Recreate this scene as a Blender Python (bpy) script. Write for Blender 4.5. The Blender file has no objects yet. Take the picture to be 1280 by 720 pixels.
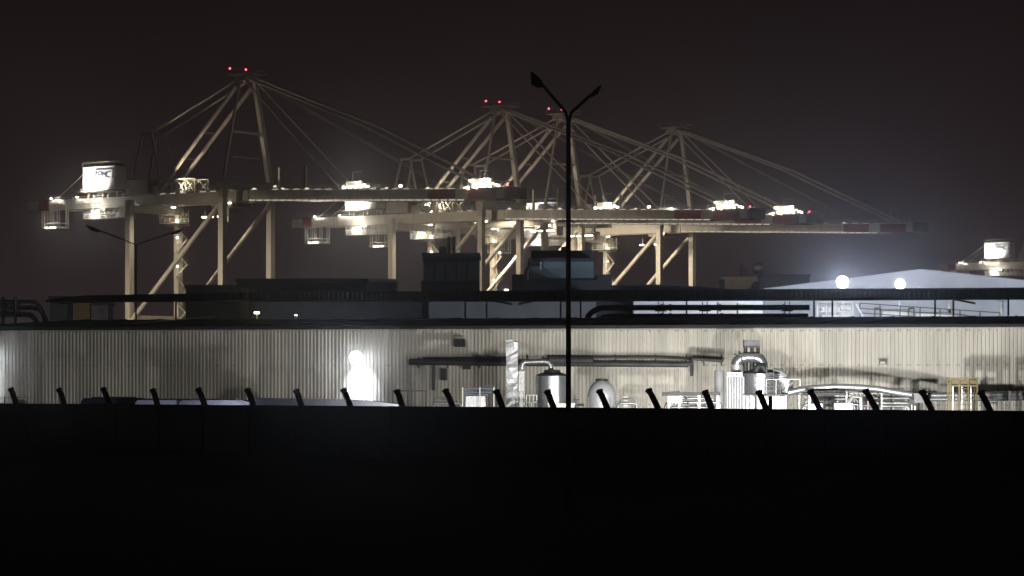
import bpy, math, random
from mathutils import Vector, Matrix
random.seed(7)
R = math.radians
scene = bpy.context.scene
C = scene.collection
F, HZ, CZ = 3600.0, 470.0, 4.0            # focal length and horizon row of the photo, camera height

def P(px, py, D):                          # a point at a real distance D seen at a photo position
    return Vector(((px - 640) * D / F, D, CZ + (HZ - py) * D / F))

# ------------------------------------------------------------------ materials
MATS = {}
def mat(name, col, rough=0.6, metal=0.0, var=0.25, scale=1.5, bump=0.0, streak=False):
    m = bpy.data.materials.new(name); m.use_nodes = True
    nt = m.node_tree; b = nt.nodes['Principled BSDF']
    b.inputs['Roughness'].default_value = rough
    b.inputs['Metallic'].default_value = metal
    tc = nt.nodes.new('ShaderNodeTexCoord'); mp = nt.nodes.new('ShaderNodeMapping')
    if streak: mp.inputs['Scale'].default_value = (3.0, 3.0, 0.12)
    nz = nt.nodes.new('ShaderNodeTexNoise'); nz.inputs['Scale'].default_value = scale
    nz.inputs['Detail'].default_value = 6
    rp = nt.nodes.new('ShaderNodeValToRGB')
    rp.color_ramp.elements[0].position = 0.3; rp.color_ramp.elements[1].position = 0.72
    rp.color_ramp.elements[0].color = (*[c * (1 - var) for c in col], 1)
    rp.color_ramp.elements[1].color = (*[min(1, c * (1 + var * .5)) for c in col], 1)
    nt.links.new(tc.outputs['Object'], mp.inputs['Vector'])
    nt.links.new(mp.outputs['Vector'], nz.inputs['Vector'])
    nt.links.new(nz.outputs['Fac'], rp.inputs['Fac'])
    nt.links.new(rp.outputs['Color'], b.inputs['Base Color'])
    if bump:
        bp = nt.nodes.new('ShaderNodeBump'); bp.inputs['Strength'].default_value = bump
        bp.inputs['Distance'].default_value = 0.05
        n2 = nt.nodes.new('ShaderNodeTexNoise'); n2.inputs['Scale'].default_value = scale * 6
        nt.links.new(mp.outputs['Vector'], n2.inputs['Vector'])
        nt.links.new(n2.outputs['Fac'], bp.inputs['Height'])
        nt.links.new(bp.outputs['Normal'], b.inputs['Normal'])
    MATS[name] = m
    return m

def glow(name, col, s):
    m = bpy.data.materials.new(name); m.use_nodes = True
    b = m.node_tree.nodes['Principled BSDF']
    b.inputs['Base Color'].default_value = (.3, .3, .3, 1)
    b.inputs['Emission Color'].default_value = (*col, 1)
    b.inputs['Emission Strength'].default_value = s
    MATS[name] = m
    return m

mat('asphalt', (.016, .016, .018), 1.0, 0, .35, .6, .2)
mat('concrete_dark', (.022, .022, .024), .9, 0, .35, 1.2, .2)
mat('black_steel', (.018, .018, .02), .7, .0, .3, 3)
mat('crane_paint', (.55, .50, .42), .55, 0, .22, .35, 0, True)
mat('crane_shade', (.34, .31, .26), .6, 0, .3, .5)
mat('crane_rail', (.6, .57, .48), .5, 0, .2, 2)
mat('red_paint', (.24, .018, .022), .5, 0, .25, .8)
mat('white_paint', (.78, .77, .73), .5, 0, .12, .8, 0, True)
mat('logo_blue', (.006, .008, .05), .5, 0, .1, 2)
mat('tent_white', (.70, .70, .76), .75, 0, .08, .25)
mat("cladding", (.51, .49, .445), .5, 0, .2, .8, 0, True)
def panel_wear(m, pitch, amount, rust):       # sheets of slightly different age, brown run-off streaks, lap lines
    nt = m.node_tree; b = nt.nodes['Principled BSDF']; src = b.inputs['Base Color'].links[0].from_socket
    N = lambda t_: nt.nodes.new(t_)
    tc = N('ShaderNodeTexCoord'); sx = N('ShaderNodeSeparateXYZ'); nt.links.new(tc.outputs['Object'], sx.inputs[0])
    def mth(op, a, v=None):
        q = N('ShaderNodeMath'); q.operation = op; nt.links.new(a, q.inputs[0])
        if v is not None: q.inputs[1].default_value = v
        return q.outputs[0]
    fl = mth('FLOOR', mth('DIVIDE', sx.outputs['X'], pitch))
    wn_ = N('ShaderNodeTexWhiteNoise'); wn_.noise_dimensions = '1D'; nt.links.new(fl, wn_.inputs['W'])
    mr = N('ShaderNodeMapRange'); mr.inputs['To Min'].default_value = 1 - amount; mr.inputs['To Max'].default_value = 1.0
    nt.links.new(wn_.outputs['Value'], mr.inputs['Value'])
    mx = N('ShaderNodeMix'); mx.data_type = 'RGBA'; mx.blend_type = 'MULTIPLY'; mx.inputs[0].default_value = 1
    nt.links.new(src, mx.inputs[6]); nt.links.new(mr.outputs[0], mx.inputs[7])
    mp = N('ShaderNodeMapping'); mp.inputs['Scale'].default_value = (2.2, 2.2, .16); nt.links.new(tc.outputs['Object'], mp.inputs['Vector'])
    nz = N('ShaderNodeTexNoise'); nz.inputs['Scale'].default_value = 2.0; nz.inputs['Detail'].default_value = 5; nt.links.new(mp.outputs[0], nz.inputs['Vector'])
    r2 = N('ShaderNodeMapRange'); r2.inputs['From Min'].default_value = .60; r2.inputs['From Max'].default_value = .78; r2.inputs['To Max'].default_value = rust
    nt.links.new(nz.outputs['Fac'], r2.inputs['Value'])
    m2 = N('ShaderNodeMix'); m2.data_type = 'RGBA'; nt.links.new(r2.outputs[0], m2.inputs[0]); nt.links.new(mx.outputs[2], m2.inputs[6])
    m2.inputs[7].default_value = (.16, .11, .07, 1)
    nt.links.new(m2.outputs[2], b.inputs['Base Color'])
panel_wear(MATS['cladding'], 1.016, .2, .5)
panel_wear(MATS['crane_paint'], 6.0, .14, .55)
panel_wear(MATS['tent_white'], 5.0, .10, .12)
mat('cladding_trim', (.42, .41, .38), .5, 0, .2, 2)
mat('bolt', (.03, .03, .03), .6)
mat('roof_dark', (.02, .02, .023), .85, 0, .35, .5)
mat('pipe_dark', (.05, .05, .055), .55, .2, .4, 1.0)
mat('pipe_silver', (.55, .57, .62), .38, .75, .2, 1.2, .25)
mat('pipe_blue', (.20, .22, .29), .5, .3, .3, 1)
mat('duct_white', (.56, .58, .62), .35, .25, .16, 1.2, .5)
mat('tank_steel', (.48, .50, .55), .3, .75, .15, 1.3, .25)
mat('lid_dark', (.045, .045, .05), .5, .3, .3, 3)
mat('yellow_paint', (.15, .12, .055), .55, 0, .25, 2)
mat('red_small', (.3, .02, .03), .5)
mat('block_blue', (.16, .22, .26), .75, 0, .3, .35)
mat('block_dark', (.05, .055, .068), .8, 0, .3, .4)
mat('block_grey', (.17, .17, .185), .8, 0, .25, .35)
mat('block_beige', (.50, .43, .30), .75, 0, .2, .4)
mat('van_white', (.6, .62, .68), .3, 0, .08, 2)
mat('van_dark', (.05, .05, .09), .3, 0, .1, 2)
mat('glass', (.02, .025, .03), .08, 0, .05, 2)
mat('rubber', (.02, .02, .02), .9)
mat('tarp', (.30, .32, .40), .6, 0, .3, .8, .6)
mat('grey_metal', (.16, .16, .17), .5, .3, .3, 2)
mat('galv', (.40, .41, .42), .45, .6, .25, 2)
glow('lamp_warm', (1.0, .90, .72), 14)
glow('lamp_warm_dim', (1.0, .88, .70), 1.3)
glow('lamp_cool', (.86, .92, 1.0), 60)
glow('lamp_red', (1.0, .06, .10), 9)
glow('glow_dash', (1.0, .90, .74), .75)

# ------------------------------------------------------------------ mesh builder
class MB:
    def __init__(s): s.v = []; s.f = []; s.mi = []
    def add(s, vs, fs, mi=0):
        b = len(s.v); s.v += [Vector(q) for q in vs]
        s.f += [tuple(b + i for i in f) for f in fs]; s.mi += [mi] * len(fs); return s
    def box(s, c, d, ax=None, mi=0):
        c = Vector(c); h = Vector(d) / 2
        X, Y, Z = ax if ax else (Vector((1, 0, 0)), Vector((0, 1, 0)), Vector((0, 0, 1)))
        vs = [c + X * (sx * h.x) + Y * (sy * h.y) + Z * (sz * h.z) for sz in (-1, 1) for sy in (-1, 1) for sx in (-1, 1)]
        return s.add(vs, [(0, 2, 3, 1), (4, 5, 7, 6), (0, 1, 5, 4), (2, 6, 7, 3), (0, 4, 6, 2), (1, 3, 7, 5)], mi)
    def lohi(s, lo, hi, mi=0):
        lo = Vector(lo); hi = Vector(hi); return s.box((lo + hi) / 2, hi - lo, None, mi)
    def beam(s, a, b, w, h, mi=0, w2=None, h2=None):
        a = Vector(a); b = Vector(b); d = (b - a).normalized()
        up = Vector((0, 0, 1)) if abs(d.z) < .95 else Vector((1, 0, 0))
        X = d.cross(up).normalized(); Y = X.cross(d)
        w2 = w if w2 is None else w2; h2 = h if h2 is None else h2
        vs = []
        for p, ww, hh in ((a, w, h), (b, w2, h2)):
            vs += [p - X * ww / 2 - Y * hh / 2, p + X * ww / 2 - Y * hh / 2, p + X * ww / 2 + Y * hh / 2, p - X * ww / 2 + Y * hh / 2]
        return s.add(vs, [(3, 2, 1, 0), (4, 5, 6, 7), (0, 1, 5, 4), (1, 2, 6, 5), (2, 3, 7, 6), (3, 0, 4, 7)], mi)
    def tube(s, pts, r, n=10, mi=0, r2=None):
        pts = [Vector(p) for p in pts]; k = len(pts)
        base = len(s.v); ref = None
        for i, p in enumerate(pts):
            d = (pts[min(i + 1, k - 1)] - pts[max(i - 1, 0)]).normalized()
            if ref is None:
                up = Vector((0, 0, 1)) if abs(d.z) < .9 else Vector((1, 0, 0)); ref = d.cross(up).normalized()
            X = (ref - d * ref.dot(d)).normalized(); ref = X; Y = d.cross(X)
            rr = r if r2 is None else r + (r2 - r) * i / (k - 1)
            s.v += [p + X * math.cos(2 * math.pi * j / n) * rr + Y * math.sin(2 * math.pi * j / n) * rr for j in range(n)]
        for i in range(k - 1):
            for j in range(n):
                a = base + i * n + j; b = base + i * n + (j + 1) % n
                s.f.append((a, b, b + n, a + n)); s.mi.append(mi)
        s.f.append(tuple(base + j for j in reversed(range(n)))); s.mi.append(mi)
        s.f.append(tuple(base + (k - 1) * n + j for j in range(n))); s.mi.append(mi)
        return s
    def lathe(s, c, prof, n=28, mi=0):
        c = Vector(c); base = len(s.v); k = len(prof)
        for r, z in prof:
            s.v += [c + Vector((r * math.cos(2 * math.pi * j / n), r * math.sin(2 * math.pi * j / n), z)) for j in range(n)]
        for i in range(k - 1):
            for j in range(n):
                a = base + i * n + j; b = base + i * n + (j + 1) % n
                s.f.append((a, b, b + n, a + n)); s.mi.append(mi)
        s.f.append(tuple(base + j for j in reversed(range(n)))); s.mi.append(mi)
        s.f.append(tuple(base + (k - 1) * n + j for j in range(n))); s.mi.append(mi)
        return s
    def prism(s, poly, depth, mi=0):           # poly: world points of a front outline; depth: extrusion vector
        n = len(poly); poly = [Vector(p) for p in poly]; d = Vector(depth)
        return s.add(poly + [p + d for p in poly],
                     [tuple(range(n)), tuple(reversed(range(n, 2 * n)))] +
                     [(i, i + n, (i + 1) % n + n, (i + 1) % n) for i in range(n)], mi)
    def build(s, name, m, parent=None, smooth=False):
        off = ORG.get(parent.name, Vector()) if parent else Vector()
        me = bpy.data.meshes.new(name)
        me.from_pydata([v - off for v in s.v], [], s.f)
        ms = m if isinstance(m, (list, tuple)) else [m]
        for q in ms: me.materials.append(MATS[q])
        me.polygons.foreach_set('material_index', s.mi)
        if smooth: me.polygons.foreach_set('use_smooth', [True] * len(s.f))
        me.update()
        o = bpy.data.objects.new(name, me); C.objects.link(o)
        if smooth:
            mod = o.modifiers.new('edges', 'EDGE_SPLIT'); mod.split_angle = R(38)
        if parent: o.parent = parent; ORG[o.name] = off
        return o

ORG = {}
def thing(name, label, cat, loc=(0, 0, 0), rz=0.0, group=None, keep_local=False):
    o = bpy.data.objects.new(name, None); C.objects.link(o)
    o.empty_display_size = .3
    o.location = loc; o.rotation_euler = (0, 0, rz)
    o['label'] = label; o['category'] = cat
    if group: o['group'] = group
    ORG[o.name] = Vector() if keep_local else Vector(loc)
    return o
def tag(o, label, cat, group=None):
    o['label'] = label; o['category'] = cat
    if group: o['group'] = group
    return o
def struct(o, kind='structure'):
    o['kind'] = kind; return o

def lamp(kind, loc, target, power, col, parent=None, angle=90, blend=.6, size=.2):
    l = bpy.data.lights.new('lamp_light', kind); l.energy = power; l.color = col
    l.shadow_soft_size = size
    if kind == 'SPOT': l.spot_size = R(angle); l.spot_blend = blend
    o = bpy.data.objects.new('lamp_light', l); C.objects.link(o)
    off = ORG.get(parent.name, Vector()) if parent else Vector()
    o.location = Vector(loc) - off
    if target is not None:
        o.rotation_euler = (Vector(target) - Vector(loc)).to_track_quat('-Z', 'Y').to_euler()
    if parent: o.parent = parent
    return o
WARM = (1.0, .86, .66); COOL = (.84, .91, 1.0); NEUT = (1.0, .975, .90)

def copy_tree(o, parent=None):
    c = o.copy(); C.objects.link(c)
    if parent: c.parent = parent
    for ch in list(o.children): copy_tree(ch, c)
    return c

# ------------------------------------------------------------------ camera, world, air
cam = bpy.data.cameras.new('camera'); cam.sensor_width = 36; cam.lens = 36 * F / 1280
cam.shift_y = (HZ - 360) / 1280; cam.clip_start = .5; cam.clip_end = 6000
co = bpy.data.objects.new('camera', cam); C.objects.link(co)
co.location = (0, 0, CZ); co.rotation_euler = (R(90), 0, 0); scene.camera = co

w = bpy.data.worlds.new('World'); scene.world = w; w.use_nodes = True
nt = w.node_tree; bg = nt.nodes['Background']
tc = nt.nodes.new('ShaderNodeTexCoord'); sp = nt.nodes.new('ShaderNodeSeparateXYZ')
rp = nt.nodes.new('ShaderNodeValToRGB')
nt.links.new(tc.outputs['Generated'], sp.inputs[0]); nt.links.new(sp.outputs['Z'], rp.inputs['Fac'])
nz = nt.nodes.new('ShaderNodeTexNoise'); nz.inputs['Scale'].default_value = 9.0; nz.inputs['Detail'].default_value = 4
mr = nt.nodes.new('ShaderNodeMapRange'); mr.inputs['From Min'].default_value = .3; mr.inputs['From Max'].default_value = .7
mr.inputs['To Min'].default_value = .8; mr.inputs['To Max'].default_value = 1.16
mx = nt.nodes.new('ShaderNodeMix'); mx.data_type = 'RGBA'; mx.blend_type = 'MULTIPLY'; mx.inputs[0].default_value = 1.0
nt.links.new(tc.outputs['Generated'], nz.inputs['Vector']); nt.links.new(nz.outputs['Fac'], mr.inputs['Value'])
nt.links.new(rp.outputs['Color'], mx.inputs[6]); nt.links.new(mr.outputs[0], mx.inputs[7])
nt.links.new(mx.outputs[2], bg.inputs['Color'])
e = rp.color_ramp.elements                  # town light caught in the night sky, brightest at the horizon
e[0].position = 0.0; e[0].color = (.0290, .0178, .0195, 1)
e[1].position = 0.5; e[1].color = (.0042, .0026, .0031, 1)
q = rp.color_ramp.elements.new(.06); q.color = (.0172, .0100, .0104, 1)
q = rp.color_ramp.elements.new(.14); q.color = (.0082, .0046, .0050, 1)
bg.inputs['Strength'].default_value = 1.0

scene.view_settings.view_transform = 'Standard'; scene.view_settings.look = 'None'
scene.view_settings.exposure = 0.0; scene.view_settings.gamma = 1.0
scene.view_settings.use_curve_mapping = False
cy = scene.cycles
cy.volume_bounces = 0; cy.max_bounces = 5; cy.diffuse_bounces = 2; cy.glossy_bounces = 2
cy.sample_clamp_indirect = 3.0

hz = MB().lohi((-420, -70, -1.2), (420, 1400, 84)).build('haze', 'asphalt')
hm = bpy.data.materials.new('night_haze'); hm.use_nodes = True
n = hm.node_tree; n.nodes.remove(n.nodes['Principled BSDF'])
pv = n.nodes.new('ShaderNodeVolumePrincipled')
pv.inputs['Color'].default_value = (.92, .92, .95, 1)
pv.inputs['Density'].default_value = .00045
pv.inputs['Anisotropy'].default_value = .95
n.links.new(pv.outputs['Volume'], n.nodes['Material Output'].inputs['Volume'])
hz.data.materials.clear(); hz.data.materials.append(hm)
struct(hz, 'stuff')

g = MB().add([(-400, -60, 0), (400, -60, 0), (400, 1380, 0), (-400, 1380, 0)], [(0, 1, 2, 3)]).build('ground', 'asphalt')
struct(g)

# ------------------------------------------------------------------ boundary wall and its leaning wire arms
wl, wr = P(-60, 503.6, 158.5), P(1340, 513.4, 121.5)
wtop = 2.52
wdir = Vector((wr.x - wl.x, wr.y - wl.y, 0)).normalized(); wn = Vector((wdir.y, -wdir.x, 0))   # wn faces the camera
bw = thing('boundary_wall', 'long black concrete boundary wall across the whole foreground with leaning wire arms', 'wall', (0, 138, 0))
wx = Vector((0, 0, 1))
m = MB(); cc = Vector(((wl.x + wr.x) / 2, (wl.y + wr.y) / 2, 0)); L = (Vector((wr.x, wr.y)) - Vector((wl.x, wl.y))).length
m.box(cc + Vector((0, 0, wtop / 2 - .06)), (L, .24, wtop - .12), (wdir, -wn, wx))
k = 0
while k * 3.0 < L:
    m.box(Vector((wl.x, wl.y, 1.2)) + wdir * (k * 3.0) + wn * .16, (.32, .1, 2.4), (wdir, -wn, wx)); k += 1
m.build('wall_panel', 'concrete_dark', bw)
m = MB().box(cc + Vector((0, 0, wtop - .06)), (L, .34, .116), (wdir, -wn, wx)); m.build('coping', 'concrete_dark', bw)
arms = [20, 80, 137, 197, 256, 317, 377, 438, 503, 566, 628, 692, 759, 823, 890, 958, 1025, 1096, 1165, 1238]
def on_line(a, b, px):                      # where the plan line a-b is crossed by the sight line of column px
    t = (px - 640) / F
    s = (t * a.y - a.x) / ((b.x - a.x) - t * (b.y - a.y))
    return a + (b - a) * s
for i, ax in enumerate(arms):
    b = on_line(wl, wr, ax); b.z = wtop - .03
    j = random.uniform(-.05, .05)
    lean = -wdir * (.50 + j * 2.2) - wn * .12
    top = b + lean + Vector((0, 0, .82 + j)); mid = b + (top - b) * .8
    m = MB().beam(b, mid, .28, .14).beam(mid, top - wdir * .09, .28, .14)
    m.beam(top - wdir * .1 - Vector((0, 0, .02)), top + wdir * .12 + Vector((0, 0, .03)), .16, .16)
    m.build('wire_arm', 'black_steel', bw)

# ------------------------------------------------------------------ street lamps
def street_lamp(label, D, px, ytop, tips, r0, r1, heads, fats=(1, 1)):
    base = P(px, 0, D); base.z = 0
    joint = P(px, ytop, D)
    t = thing('street_lamp', label, 'street lamp', base)
    MB().tube([base, joint], r0, 12, 0, r1).tube([base, base + Vector((0, 0, .9))], r0 * 1.7, 12).build('pole', 'black_steel', t)
    for (tx, ty), hl, fat in zip(tips, heads, fats):
        e_ = P(tx, ty, D); d = (e_ - joint).normalized()
        MB().tube([joint - Vector((0, 0, .25)), joint + d * .12 + Vector((0, 0, .02)), e_], r1 * .72, 8).build('arm', 'black_steel', t)
        m = MB(); side = Vector((0, 1, 0)); upv = side.cross(d) * (1 if side.cross(d).z > 0 else -1)
        wid = hl * .30
        a = e_ - d * hl * .1
        sec = [(0, .07, .05), (.14, .17, .14), (.5, .24, .20), (.8, .17, .10), (1, .05, .03)]
        n0 = len(m.v)
        for q_, ww, hh in sec:
            c_ = a + d * hl * q_
            m.v += [c_ + side * ww * hl * .9 + upv * hh * hl * fat * .25, c_ - side * ww * hl * .9 + upv * hh * hl * fat * .25,
                    c_ - side * ww * hl * .9 - upv * hh * hl * fat * .95, c_ + side * ww * hl * .9 - upv * hh * hl * fat * .95]
        for i in range(len(sec) - 1):
            for j in range(4):
                b0 = n0 + i * 4; m.f.append((b0 + j, b0 + (j + 1) % 4, b0 + 4 + (j + 1) % 4, b0 + 4 + j)); m.mi.append(0)
        m.f.append((n0 + 3, n0 + 2, n0 + 1, n0)); m.f.append(tuple(len(m.v) - 4 + j for j in range(4))); m.mi += [0, 0]
        m.build('lamp_head', 'black_steel', t)
    return t
street_lamp('tall unlit black street lamp with two arms standing in the foreground', 85, 710.5, 145,
            [(678, 106), (738, 119)], .082, .066, [.56, .50], (2.3, 1.3))
street_lamp('faint unlit lamp post with two long drooping arms in front of the tall crane legs', 262, 170, 306,
            [(124, 288), (215, 291)], .10, .07, [1.5, 1.2])

# ------------------------------------------------------------------ warehouse
a0, b0 = P(-70, 0, 201.2), P(1360, 0, 185.2)
a0.z = b0.z = 0
hd = (b0 - a0).normalized(); hn = Vector((hd.y, -hd.x, 0)); Z = Vector((0, 0, 1)); HL = (b0 - a0).length
EZ, RZ = 7.2, 8.28
wh = thing('warehouse', 'long corrugated metal warehouse with a low dark roof behind the boundary wall', 'warehouse', (0, 194, 0))
def corrugated(m, o, d, nrm, length, z0, z1, pitch=.254, depth=.05, mi=0):
    nper = int(length / pitch); prof = []
    for i in range(nper):
        x = i * pitch
        prof += [(x, 0), (x + pitch * .42, 0), (x + pitch * .54, depth), (x + pitch * .86, depth)]
    vs = []; fs = []
    for x, q_ in prof: vs += [o + d * x + nrm * q_ + Z * z0, o + d * x + nrm * q_ + Z * z1]
    for i in range(len(prof) - 1): fs.append((2 * i, 2 * i + 2, 2 * i + 3, 2 * i + 1))
    m.add(vs, fs, mi)
m = MB(); corrugated(m, a0, hd, hn, HL, .0, EZ)
m.box(a0 + hd * HL / 2 - hn * .25 + Z * (EZ / 2), (HL, .2, EZ), (hd, -hn, Z))
# rows of fixing bolts on the sheet ribs
x = .18
while x < HL - 1:
    for zz in (2.1, 4.72, 6.98):
        for dx in ((0, .16) if int(x * 7) % 3 else (0,)):
            if random.random() < (.9 if x > HL * .68 else .35):
                m.box(a0 + hd * (x + dx) + hn * .06 + Z * zz, (.06, .03, .07), (hd, -hn, Z), 1)
    x += .254 * 2.5
m.build('wall', ['cladding', 'bolt'], wh)
m = MB()
ro = a0 + hn * .35
back = 27.0
rpts = [ro + Z * (EZ + .06), ro + hd * HL + Z * (EZ + .06), ro + hd * HL - hn * back + Z * RZ, ro - hn * back + Z * RZ,
        ro + hd * HL - hn * (back + 9) + Z * (RZ - .5), ro - hn * (back + 9) + Z * (RZ - .5)]
rp2 = [p + Z * .14 for p in rpts]
m.add(rpts + rp2, [(0, 3, 2, 1), (3, 5, 4, 2), (6, 7, 8, 9), (9, 8, 10, 11), (0, 1, 7, 6), (5, 11, 10, 4), (0, 6, 9, 3), (3, 9, 11, 5), (1, 2, 8, 7), (2, 4, 10, 8)])
for i in range(0, int(HL / 3.0)):            # standing seams
    s0 = ro + hd * (i * 3.0 + 1) + Z * (EZ + .23); s1 = s0 - hn * back + Z * (RZ - EZ - .06)
    m.beam(s0, s1, .07, .06)
m.build('roof', 'roof_dark', wh)
MB().box(a0 + hd * HL / 2 + hn * .46 + Z * (EZ + .06), (HL, .2, .2), (hd, -hn, Z)).build('gutter', 'roof_dark', wh)
MB().box(a0 + hd * HL / 2 + hn * .1 + Z * (EZ - .13), (HL, .06, .07), (hd, -hn, Z)).build('eave_trim', 'cladding_trim', wh)
def on_house(px, off=0.0):                   # foot of the wall under a photo column, off metres in front of it
    p = on_line(a0, b0, px); return p + hn * off
def zat(py, p): return CZ + (HZ - py) * p.y / F

# ventilator canopy on the roof
cl, cr = P(57, 0, 229.5), P(1380, 0, 223.5); cl.z = cr.z = 0
cd = (cr - cl).normalized(); cn = Vector((cd.y, -cd.x, 0)); CL = (cr - cl).length
can = thing('roof_canopy', 'long thin black canopy on posts above the warehouse roof', 'canopy', (0, 227, 8.3))
m = MB()
out = [(0, 10.02), (0, 10.16), (1.4, 10.38), (3.2, 10.54), (7, 10.60), (14, 10.72), (CL * .45, 10.86), (CL, 11.02), (CL, 10.22), (CL * .5, 10.12), (14, 10.16), (3.2, 10.14), (1.4, 10.08)]
m.prism([cl + cd * x + Z * (z_ - .12) for x, z_ in out], -cn * 6)
corrugated(m, cl + cn * .02 + cd * 14, cd, cn, CL - 14, 10.0, 10.62, .38, .05)
m.build('roof_slab', 'roof_dark', can)
for px in (217, 580, 607, 700, 725, 858, 1018, 1041, 1170, 1193, 1262):
    p = on_line(cl, cr, px) - cn * 1.0
    MB().beam(p + Z * 8.1, p + Z * 10.02, .13, .13).build('post', 'black_steel', can)
for px, dx in ((614, 1.6), (1194, 1.6), (668, -1.3)):
    p = on_line(cl, cr, px) - cn * .5
    MB().beam(p + Z * 9.98, p + cd * dx + Z * 9.66, .1, .16).build('bracket', 'black_steel', can)

for (p0, p1) in ((P(120, 409, 205), P(268, 396.5, 222)), (P(330, 409.3, 204), P(560, 398.5, 218)), (P(560, 409, 202), P(760, 397.5, 215))):
    MB().beam(p0 + Z * .05, p1 + Z * .05, .12, .05).build('lit_edge_strip', 'galv', wh)  # pale strips in place of light caught along the roof edges
# fittings on the warehouse wall
def wall_item(name, label, cat, px, py, off=.1):
    p = on_house(px, off); p.z = zat(py, p)
    return thing(name, label, cat, p), p
t, p = wall_item('vent_box', 'small square black vent box with a pale hood high on the corrugated wall', 'vent', 576, 429, .09)
MB().box(p + hn * .18, (.68, .36, .5), (hd, -hn, Z)).build('housing', 'black_steel', t)
for i in range(4): MB().box(p + hn * .38 + Z * (-.18 + .12 * i), (.6, .03, .05), (hd, -hn, Z)).build('louvre', 'lid_dark', t)
MB().box(p + hn * .22 + Z * .40, (.62, .44, .05), (hd, -hn, Z)).build('hood', 'white_paint', t)
t, p = wall_item('wall_bracket_light', 'small unlit bulkhead fitting alone on the bright right part of the wall', 'light fitting', 1104, 453, .09)
MB().box(p + hn * .12, (.5, .24, .26), (hd, -hn, Z)).box(p + hn * .12 + Z * .2, (.58, .3, .05), (hd, -hn, Z)).build('housing', 'lid_dark', t)
MB().box(p + hn * .25 - Z * .02, (.34, .03, .15), (hd, -hn, Z)).build('lens', 'cladding_trim', t)

# long dark pipe along the wall
t, p = wall_item('wall_pipe', 'long dark pipe run fixed along the middle of the corrugated wall', 'pipe', 640, 454, .0)
def wp(px, py, off=.75):
    q_ = on_house(px, off); q_.z = zat(py, q_); return q_
MB().tube([wp(515, 452.5), wp(640, 454), wp(862, 455.5)], .2, 12).build('main_pipe', 'pipe_dark', t, True)
MB().tube([wp(532, 449.5, .5), wp(585, 449.5, .5), wp(640, 449, .5)], .16, 10).build('upper_pipe', 'pipe_dark', t, True)
MB().tube([wp(690, 450, .9), wp(745, 450.5, .9)], .26, 12).build('pipe_sleeve', 'pipe_dark', t, True)
MB().tube([wp(735, 446.5, .4), wp(820, 446.5, .4), wp(850, 447.5, .4), wp(905, 451.5, .4)], .09, 8).build('cable_tray', 'pipe_dark', t)
MB().tube([wp(862, 455, .8), wp(867, 454, .8), wp(868, 448, .8), wp(905, 450.6, .8)], .14, 10).build('bent_pipe', 'pipe_dark', t, True)
MB().tube([wp(545, 455, .7), wp(545, 488, .7)], .12, 10).build('drop_pipe', 'pipe_dark', t)
MB().tube([wp(867, 456, .7), wp(866.5, 470, .7)], .11, 10).build('drop_pipe', 'pipe_dark', t)
b_ = wp(557, 468, .5); MB().box(b_, (.38, .4, .8), (hd, -hn, Z)).build('control_box', 'pipe_dark', t)
b_ = wp(586, 459, .7); MB().box(b_, (.5, .4, .3), (hd, -hn, Z)).build('valve', 'lid_dark', t)
for px in (524, 560, 600, 660, 715, 770, 820, 858, 880, 902):
    q_ = on_house(px, .06); q_.z = zat(447 if px > 650 else 450, q_)
    m = MB().box(q_ + hn * .36 - Z * .3, (.07, .7, .07), (hd, -hn, Z)).box(q_ + hn * .04 - Z * .18, (.07, .07, .75), (hd, -hn, Z))
    m.build('bracket', 'pipe_dark', t)

# wall floodlights
def wall_flood(label, px, py, power):
    t, p = wall_item('wall_floodlight', label, 'floodlight', px, py, .06)
    MB().beam(p, p + hn * 1.1 + Z * .12, .07, .07).build('bracket', 'galv', t)
    c_ = p + hn * 1.25 + Z * .1
    MB().box(c_ + Z * .1, (.6, .42, .1), (hd, -hn, Z)).build('housing', 'galv', t)
    MB().lathe(c_ - Z * .22, [(.02, -.10), (.16, -.06), (.22, .06), (.2, .2), (.1, .26)], 16).build('lens', 'lamp_cool', t, True)
    MB().tube([c_ + hn * .10, c_ + hn * .195], .46, 24).build('reflector', 'galv', t)
    MB().tube([c_ + hn * .2, c_ + hn * .25], .42, 24).build('lens', 'lamp_cool', t)
    lamp('SPOT', c_ + hn * .3, Vector((c_.x * .35, 60, 14.0)), power * .36, (.66, .77, 1.0), t, 16, .5, .1)
    lamp('POINT', c_ - hn * .15 - Z * .25, None, power * .17, COOL, t, size=.12)
    lamp('SPOT', c_ - hn * .1 - Z * .4, c_ - Z * 1.7 - hn * 1.25, power * 1.3, COOL, t, 84, .9, .12)
    lamp('SPOT', c_ - hn * .1 - Z * .45, c_ - Z * 2.3 - hn * 1.2, power * 3.6, COOL, t, 46, .9, .12)
    return t
wall_flood('blazing white floodlight on the wall left of centre', 452, 449, 1100)
wall_flood('cool floodlight at the far left edge of the corrugated wall', -9, 446, 170)

# ------------------------------------------------------------------ plant in the yard
gap = -2.0
def yp(px, py, D): return P(px, py, D)
def base(px, D): q_ = P(px, 0, D); q_.z = 0; return q_
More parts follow.
